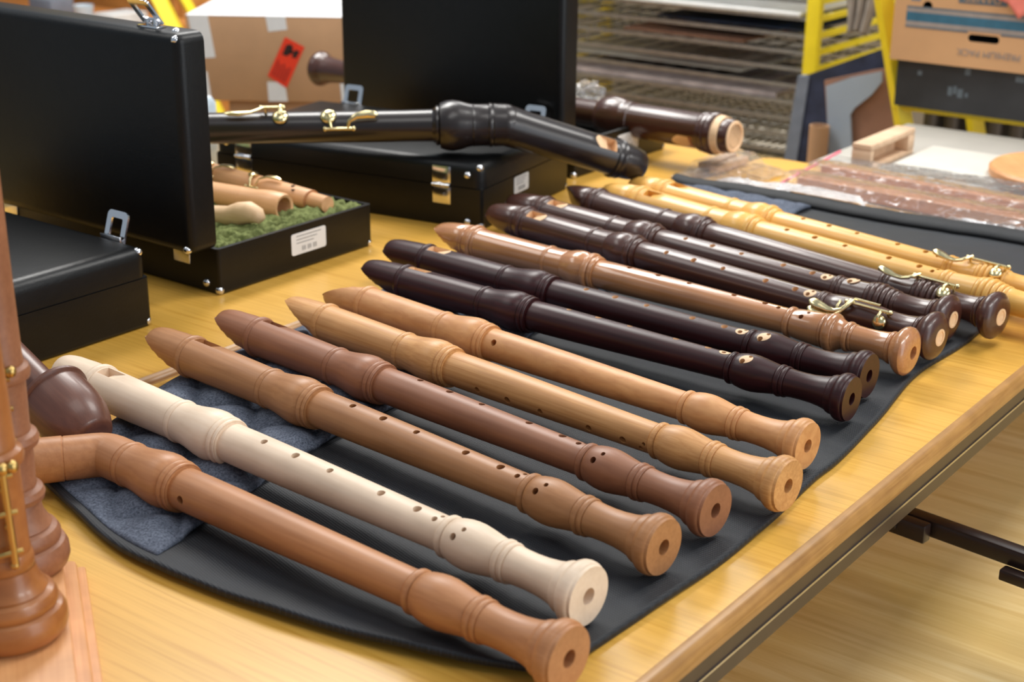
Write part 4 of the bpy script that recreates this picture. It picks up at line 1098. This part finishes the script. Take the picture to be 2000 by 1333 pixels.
p = V(1601, 245, 2.76); rl.location = (p.x, p.y, FZ)
MB().lathe([(0, .020), (p.z - FZ, .020), (p.z - FZ, .017), (.01, .017), (.01, 0)], 32, Matrix.Rotation(R(-90), 4, 'Y')).build('tube_wall', M['cardboard'], rl)

# drying rack: yellow frame with many wire shelves
RS, RD, RT0_, RT1_ = 3.0, .52, -2.32, -1.445
rk = empty('drying_rack', C(RS, RT1_, FZ), ROOM_ROT, 'yellow print drying rack with many wire shelves', 'rack')
RH = 1.35; Wk = RT1_ - RT0_
for x in (-Wk, 0):
    for y in (0, RD):
        MB().box(x - .016, x + .016, y - .012, y + .012, 0, RH).build('post', M['yellow'], rk, bevel=.004)
zs = []
z = .10
while z < RH - .03: zs.append(z); z += .0368
ref = ST(V(1580, 72, RS)).z - FZ
off = ref - zs[min(range(len(zs)), key=lambda i: abs(zs[i] - ref))]
side_me = MB().box(-.006, .006, .012, RD - .012, -.006, .006).mesh('side_rung', M['yellow'])
sh = MB()
sh.box(-Wk + .016, -.016, -.004, .004, -.004, .004)
sh.box(-Wk + .016, -.016, RD - .004, RD + .004, -.003, .003)
for k in range(15):
    x = -Wk + .04 + (Wk - .08) * k / 14
    sh.tube([(x, 0, .0025), (x, RD, .0025)], .0018, 5)
for k in range(1, 4): sh.tube([(-Wk + .016, RD * k / 4, 0), (-.016, RD * k / 4, 0)], .0022, 5)
shelf_me = sh.mesh('wire_shelf', M['wire'])
for z in zs:
    z += off
    o = obj('wire_shelf', shelf_me, rk); o.location = (0, 0, z)
    for x in (-Wk, 0):
        o = obj('side_rung', side_me, rk); o.location = (x, 0, z)
def on_shelf(i_from_ref, name, label, x0, x1, y0, y1, mat, th=.004):
    z = FZ + ref + i_from_ref * .0368 + .0045
    o = MB().box(x0, x1, y0, y1, 0, th).build(name, mat, None, bevel=.001)
    o.location = C(RS, RT1_, z); o.rotation_euler = (0, 0, ROOM_ROT)
    return tag(o, label, 'picture', 'sheets drying on the rack')
on_shelf(1, 'white_sheet', 'white sheet lying on the upper visible shelf of the drying rack', -Wk + .15, -.03, -.012, .45, M['foam'], .008)
on_shelf(0, 'dark_painting', 'blue black painting drying below the white sheet', -.42, -.03, .03, .48, M['paint_blue'])
on_shelf(-1, 'pale_sheet', 'small pale board with brown back on the third rack shelf', -.50, -.18, .02, .46, M['stained_card'], .006)
on_shelf(-4, 'mottled_painting', 'mottled pink grey painting drying in the middle of the rack', -.66, -.08, .0, .40, M['paint_mix'], .012)
on_shelf(-3, 'green_grey_sheet', 'grey sheet lying above the mottled painting', -.70, -.2, .06, .48, M['board_white'])

# yellow trestle carrying crate and carton
TS = 2.66
def trestle(label, px_top, px_bot, s, depth, width, bar_px=None):
    p0 = ST(V(*px_top, s)); p1 = ST(V(*px_bot, s)); sl = (p1.x - p0.x) / (p1.z - p0.z)
    xb = p0.x + sl * (FZ - p0.z); xt = p0.x + sl * (.62 - p0.z)
    rt = empty('yellow_trestle', C(s, xb, FZ), ROOM_ROT, label, 'trestle')
    for y in (0, depth):
        MB().tube([(0, y, .0), (xt - xb, y, .62 - FZ)], .019, 4, flat=[(1, .8)] * 2).build('leg', M['yellow'], rt, 30)
        MB().tube([(width, y, .0), (width - (xt - xb), y, .62 - FZ)], .019, 4, flat=[(1, .8)] * 2).build('leg', M['yellow'], rt, 30)
    return rt, xb, sl
tr, xb, sl = trestle('yellow steel trestle with slanting legs at the right, holding crate and carton', (1726, 0), (1772, 285), TS, .34, .55)
zb = ST(V(1850, 212, TS)).z
zbl = zb - FZ
lx = sl * (zb - FZ)
for y in (0, .34):
    MB().box(lx - .01, .56 - lx, y - .012, y + .012, zbl - .012, zbl).build('cross_bar', M['yellow'], tr, bevel=.003)
for x in (lx, .55 - lx):
    MB().box(x - .010, x + .010, .012, .328, zbl - .012, zbl).build('cross_bar', M['yellow'], tr, bevel=.003)
# crate on the cross bars
cTL = ST(V(1754, 118, TS - .03)); cBL = ST(V(1751, 205, TS - .03))
CH = .086
crt = empty('plastic_crate', C(TS - .03, cTL.x, zb), ROOM_ROT, 'scuffed black plastic crate with hand holes on the yellow trestle', 'crate')
a = MB().box(0, .42, 0, .32, 0, CH).mesh('crate_wall', M['black_plastic'])
c = MB().box(.012, .408, .012, .308, .008, CH + .05)
c.box(.105, .155, -.05, .05, CH * .52, CH * .72)
c.box(.0, .0001, 0, .0001, 0, .0001)
for x in (.06, .19, .32): c.box(x, x + .028, -.05, .05, -.01, .006)
for x in (.05, .17, .30): c.box(x, x + .05, -.05, .05, CH - .006, CH + .02)
me = boolean(a, c.mesh('c', M['void'], None)); obj('crate_wall', me, crt)
mb = MB()
for (x, z, w, h) in ((.100, .030, .008, .016), (.110, .034, .006, .014), (.118, .028, .010, .016), (.132, .030, .006, .008), (.128, .070, .010, .012), (.22, .068, .016, .010), (.04, .060, .008, .008)):
    MB().box(x, x + w, -.0006, 0, z, z + h).build('scuff_mark', M['slate_print'], crt)
# carton on the crate
BH = .185
bx = empty('printed_carton', C(TS - .045, ST(V(1738, 112, TS - .045)).x, zb + CH), ROOM_ROT, 'tan cardboard carton with teal stripes and upside-down print on the black crate', 'box')
a = MB().box(0, .44, 0, .33, 0, BH).mesh('carton_wall', M['box_tan']); 
c = MB().prism(rounded_poly(.142, .198, .046, .059, .006, 4), -.03, .03, Matrix(((1, 0, 0, 0), (0, 0, 1, 0), (0, 1, 0, 0), (0, 0, 0, 1))))
c.lathe([(-.03, .009), (.03, .009)], 20, Matrix.Translation((.062, 0, .100)) @ Matrix.Rotation(R(90), 4, 'Z'))
me = boolean(a, c.mesh('c', M['void'], None)); obj('carton_wall', me, bx)
for nm, z0, z1, mt in (('teal_stripe', .072, .088, 'teal'), ('grey_stripe', .088, .095, 'grey_print'), ('grey_stripe', .064, .072, 'grey_print'), ('slate_stripe', .095, .0985, 'slate_print'), ('slate_stripe', .0605, .064, 'slate_print')):
    segs = [(.024, .44)] if z0 > .062 or nm != 'slate_stripe' else [(.024, .140), (.200, .44)]
    mb = MB()
    for x0_, x1_ in segs: mb.box(x0_, x1_, -.0006, 0, z0, z1)
    mb.build(nm, M[mt], bx)
face = Matrix(((1, 0, 0, 0), (0, 0, -1, 0), (0, 1, 0, 0), (0, 0, 0, 1)))
text_mesh('lettering', 'PREMIUM PACK', .0165, M['grey_print'], bx, Matrix.Translation((.182, -.0006, .027)) @ face @ Matrix.Rotation(math.pi, 4, 'Z'))
dp_ = MB().box(.118, .205, -.0006, 0, .111, .140).build('dark_panel', M['slate_print'], bx)
text_mesh('lettering', 'DANTE', .020, M['cardboard'], dp_, Matrix.Translation((.1615, -.001, .122)) @ face @ Matrix.Rotation(math.pi, 4, 'Z'))
MB().box(.030, .048, -.0006, 0, .108, .13).build('grey_patch', M['grey_blue'], bx)
# coral cloth hanging over the carton's front top
vs = []; fs = []; n = 26
for i in range(n):
    for j in range(n):
        u = i / (n - 1); v = j / (n - 1)
        x = .19 + .25 * u; low = .124 - .05 * u - .022 * math.exp(-((u - .16) / .05) ** 2)
        zf_ = BH + .006; Lh = zf_ - low
        d = v * (.14 + Lh)
        if d < .14: y, z = .14 - d - .006, zf_ + .003 * noise.noise(Vector((x * 30, d * 30, 0)))
        else: y, z = -.007 - .004 * (1 + noise.noise(Vector((x * 40, d * 30, 2)))), zf_ - (d - .14)
        vs.append((x, y, z))
fs = [(i * n + j, (i + 1) * n + j, (i + 1) * n + j + 1, i * n + j + 1) for i in range(n - 1) for j in range(n - 1)]
cl = MB().add(vs, fs).mesh('coral_cloth', M['coral'], None)
bm = bmesh.new(); bm.from_mesh(cl); bmesh.ops.solidify(bm, geom=bm.faces[:], thickness=.003); bm.to_mesh(cl); bm.free(); finish(cl, None)
co = obj('coral_cloth', cl); co.matrix_world = bx.matrix_world.copy() if False else Matrix.Translation(bx.location) @ Matrix.Rotation(ROOM_ROT, 4, 'Z')
tag(co, 'coral pink cloth hanging over the printed carton at the upper right corner', 'cloth')
# rag hung on the side of the rack
p = V(1672, 60, 3.0); ptop = V(1672, -70, 3.0)
rg = MB(); vs = []; fs = []; na_, nb_ = 30, 22
for i in range(na_):
    for j in range(nb_):
        u = i / (na_ - 1); v = j / (nb_ - 1)
        w = (.092 - .045 * v); x = (u - .5) * w + .006 * math.sin(v * 3); y = .010 * math.sin(u * 21 + v) * (1 - .4 * v) 
        z = (ptop.z - p.z) * (1 - v) - .02 * abs(u - .5)
        vs.append((x, y, z))
fs = [(i * nb_ + j, (i + 1) * nb_ + j, (i + 1) * nb_ + j + 1, i * nb_ + j + 1) for i in range(na_ - 1) for j in range(nb_ - 1)]
me = MB().add(vs, fs).mesh('hanging_rag', M['rag'], None)
bm = bmesh.new(); bm.from_mesh(me); bmesh.ops.solidify(bm, geom=bm.faces[:], thickness=.003); bm.to_mesh(me); bm.free(); finish(me, None)
ro = obj('hanging_rag', me); ro.location = p; ro.rotation_euler = (0, 0, ROOM_ROT)
tag(ro, 'grey beige rag hanging between the yellow rack and the trestle', 'rag')
# radiator columns by the wall on the right
rd = empty('radiator', C(3.45, -1.32, FZ), ROOM_ROT, 'dark grey column radiator beneath the carton trestle', 'radiator')
for k in range(12):
    o = MB().prism(rounded_poly(-.016, .016, -.06, .06, .012, 4), .06, .72).build('column', M['radiator'], rd); o.location = (k * .052, 0, 0)
MB().box(-.02, .60, -.02, .02, .08, .12).build('manifold', M['radiator'], rd); MB().box(-.02, .60, -.02, .02, .66, .70).build('manifold', M['radiator'], rd)
MB().box(-.012, .012, -.03, .03, 0, .07).build('foot', M['radiator'], rd); o = MB().box(.56, .584, -.03, .03, 0, .07).build('foot', M['radiator'], rd)

# big taped carton at the left, on a larger one
def taped_box():
    d0 = 2.92
    bl = H(372, 196, -.035); br = H(684, 202, -.035)
    tl_z = None
    x = (br - bl); L = x.length + .10; a = math.atan2(x.y, x.x)
    rt = empty('taped_carton', bl, a, 'cardboard carton with white tape strips and a red label, behind the cases', 'box')
    # height from the top edge in the photo
    h = .02
    while True:
        P = rt.location + Vector((.1, 0, h))
        d = P + Vector((0, 0, 0)) - CAM; v = 666.5 - F_PX * d.dot(UP) / d.dot(FW)
        if v < 31 or h > .5: break
        h += .002
    MB().box(0, L, 0, .34, 0, h).build('carton_wall', M['cardboard'], rt, bevel=.003)
    W = Matrix.Translation(rt.location) @ Matrix.Rotation(a, 4, 'Z'); Wi = W.inverted()
    def fp(u, v):           # pixel -> (x, z) on the carton's front
        n_ = W.to_3x3() @ Vector((0, 1, 0)); dd = ray(u, v); t = (rt.location - CAM).dot(n_) / dd.dot(n_)
        q = Wi @ (CAM + dd * t); return (q.x, q.z)
    fm = Matrix(((1, 0, 0, 0), (0, 0, -1, 0), (0, 1, 0, 0), (0, 0, 0, 1)))
    for pts in (((366, 24), (405, 26), (421, 112), (385, 115)), ((518, 28), (557, 30), (561, 58), (524, 62)), ((376, 140), (405, 140), (414, 196), (376, 196)), ((522, 160), (556, 160), (562, 198), (525, 198)), ((668, 32), (684, 32), (684, 64), (674, 66)), ((664, 162), (684, 162), (684, 200), (668, 200))):
        q = [fp(*p_) for p_ in pts]; q = [(min(max(x_, .0), L), min(max(z_, 0.001), h)) for x_, z_ in q]
        MB().prism(q[::-1], .0, .0006, fm).build('tape', M['tape'], rt)
    for x0_, x1_ in ((fp(366, 24)[0], fp(405, 26)[0]), (fp(518, 28)[0], fp(557, 30)[0])):
        MB().box(x0_, x1_, 0.0, .34, h, h + .0006).build('tape', M['tape'], rt)
    MB().box(.0, L, .0, .34, h, h + .0003).build('top_paper', M['tape'], rt)
    lab = [fp(*p_) for p_ in ((557, 72), (595, 92), (560, 172), (523, 148))]
    rl_ = MB().prism(lab[::-1], .0006, .0012, fm).build('red_label', M['red'], rt)
    o_ = Vector((lab[3][0], lab[3][1])); ux = (Vector(lab[2]) - o_); uy = (Vector(lab[0]) - o_)
    def L2(a_, b_): q = o_ + ux * a_ + uy * b_; return (q.x, q.y)
    # broken-goblet mark: bowl, stem and foot
    gb = MB()
    for poly in (((.20, .62), (.20, .86), (.36, .93), (.52, .90), (.56, .76), (.42, .64)), ((.44, .73), (.66, .77), (.66, .82), (.44, .84)), ((.64, .68), (.84, .72), (.86, .90), (.64, .88))):
        gb.prism([L2(*q) for q in poly], .0012, .0016, fm)
    gb.build('label_mark', M['black_print'], rl_)
    tx = MB()
    for k in range(5):
        x0_ = .14 + .15 * k
        tx.prism([L2(x0_, .08), L2(x0_ + .07, .08), L2(x0_ + .07, .46 - .05 * (k % 2)), L2(x0_, .46 - .05 * (k % 2))], .0012, .0016, fm)
    tx.build('label_print', M['red_print'], rl_)
    text_mesh('tape_print', 'THANK', .012, M['ink'], rt, Matrix.Translation((fp(400, 88)[0], -.0012, fp(400, 88)[1])) @ fm @ Matrix.Rotation(R(80), 4, 'Z')) if False else None
    # carton it stands on
    lw = empty('support_carton', (bl.x, bl.y, FZ), a, 'plain larger cardboard carton under the taped one', 'box')
    MB().box(.075, L + .02, .012, .36, 0, -.035 - FZ - .001).build('carton_wall', M['cardboard_dark'], lw, bevel=.003)
    return rt
tb = taped_box()

# yellow upright with peg holes, behind the taped carton
ua = D(313, 0, 3.75); ub = D(424, 222, 3.75); ud = (ua - ub).normalized()
uf = ub + ud * ((FZ - ub.z) / ud.z); ut = ub + ud * ((.9 - ub.z) / ud.z)
lt = empty('yellow_upright', (uf.x, uf.y, FZ), 0, 'yellow steel upright with peg holes behind the taped carton', 'upright')
MB().tube([(0, 0, 0), ut - Vector((uf.x, uf.y, FZ))], .027, 4, flat=[(1, .7)] * 2).build('leg', M['yellow'], lt, 30)
MB().tube([(-.02, .5, 0), ut - Vector((uf.x, uf.y, FZ)) + Vector((0, .03, -.02))], .022, 4, flat=[(1, .7)] * 2).build('brace', M['yellow'], lt, 30)
for k in range(16):
    f = .55 + .35 * k / 16; q = (ut - Vector((uf.x, uf.y, FZ))) * f + Vector((0, -.022, 0))
    MB().sphere(q, .007, 8, 6, (1, .3, 1)).build('peg_hole', M['white_paint'], lt)

# cupboard and small white things far left
p = D(60, 80, 4.75)
cb = empty('wooden_cupboard', C(p.dot(E_), p.dot(N_), FZ), ROOM_ROT, 'orange brown wooden cupboard far behind the left case', 'cupboard')
MB().box(-.9, .62, .1, .5, 0, 1.6).build('carcass', M['orange_wood'], cb, bevel=.004)
for k in range(3): MB().box(-.88 + .5 * k, -.40 + .5 * k, .085, .1, .05, 1.56).build('door', M['orange_wood'], cb, bevel=.004)
sd = V(215, 48, p.dot(E_) - .25)
sb = empty('side_bench', (0, 0, 0), ROOM_ROT, 'plain bench top before the orange brown cupboard', 'bench')
sq = ST(sd)
MB().box(sq.x - .75, sq.x + .12, sq.y - .12, sq.y + .22, sq.z - .03, sq.z - .002).build('bench_top', M['orange_wood'], sb, bevel=.003)
for x in (sq.x - .7, sq.x + .08): MB().box(x - .02, x + .02, sq.y - .1, sq.y + .2, FZ, sq.z - .03).build('leg', M['dark_steel'], sb)
cup = MB().lathe([(0, 0), (0, .018), (.035, .026), (.05, .028), (.05, .025), (.004, .016), (.004, 0)], 28, Matrix.Rotation(R(-90), 4, 'Y')).build('white_cup', M['glass_white'])
cup.location = V(166, 46, sq.y - .02); cup.location.z = sq.z - .002; tag(cup, 'small white cup behind the top of the left lid', 'cup')
stk = MB()
st = empty('paper_stack', C(sq.y, ST(V(205, 40, sq.y)).x, sq.z - .002), ROOM_ROT, 'stack of white paper behind the chrome latch of the left lid', 'paper')
for k in range(3): MB().box(-.002 * k, .09 - .003 * k, -.04, .08, .012 * k, .012 * k + .011).build('sheet_bundle', M['foam'], st, bevel=.001)
blb = MB().box(0, .1, 0, .08, 0, .05).build('blue_box', M['grey_blue'], None, bevel=.003); blb.location = C(sq.y - .02, ST(V(70, 30, sq.y)).x, sq.z - .002); blb.rotation_euler = (0, 0, ROOM_ROT)
tag(blb, 'small blue grey box far behind the corner of the left lid', 'box')

# frosted glass jar on the far side of the case table
dj = ray(397, 206); tj = (-1.745 - CAM.dot(N_)) / dj.dot(N_); g = CAM + dj * tj
gj = empty('glass_jar', (g.x, g.y, 0), 0, 'frosted pale blue jar peeking out beside the left lid', 'jar')
gh = g.z + .016
MB().lathe([(0, 0), (0, .018), (.004, .020), (gh * .5, .020), (gh * .52, .018), (gh * .55, .018), (gh * .57, .020), (gh * .9, .019), (gh * .98, .013), (gh, 0)], 32, Matrix.Rotation(R(-90), 4, 'Y')).build('jar_wall', M['glass_white'], gj)

# crumpled plastic behind the bass recorder
vs = []; fs = []; n = 26
for i in range(n + 1):
    th = math.pi * i / n
    for k in range(40):
        a_ = 2 * math.pi * k / 40
        d = Vector((math.sin(th) * math.cos(a_), math.sin(th) * math.sin(a_), math.cos(th)))
        r_ = .026 * (1 + .35 * noise.noise(d * 2.2) + .22 * (1 - abs(noise.noise(d * 5)) * 2))
        vs.append((d.x * r_, d.y * r_, d.z * r_ * .7))
fs = [(i * 40 + k, (i + 1) * 40 + k, (i + 1) * 40 + (k + 1) % 40, i * 40 + (k + 1) % 40) for i in range(n) for k in range(40)]
cp_ = MB().add(vs, fs).build('crumpled_wrap', M['film'], None, None)
cp_.location = V(1146, 182, 2.13)
tag(cp_, 'crumpled clear plastic wrap behind the tall back lid', 'wrap')

for o in list(bpy.data.objects):
    for kk in ('_k', '_p'):
        if kk in o: del o[kk]
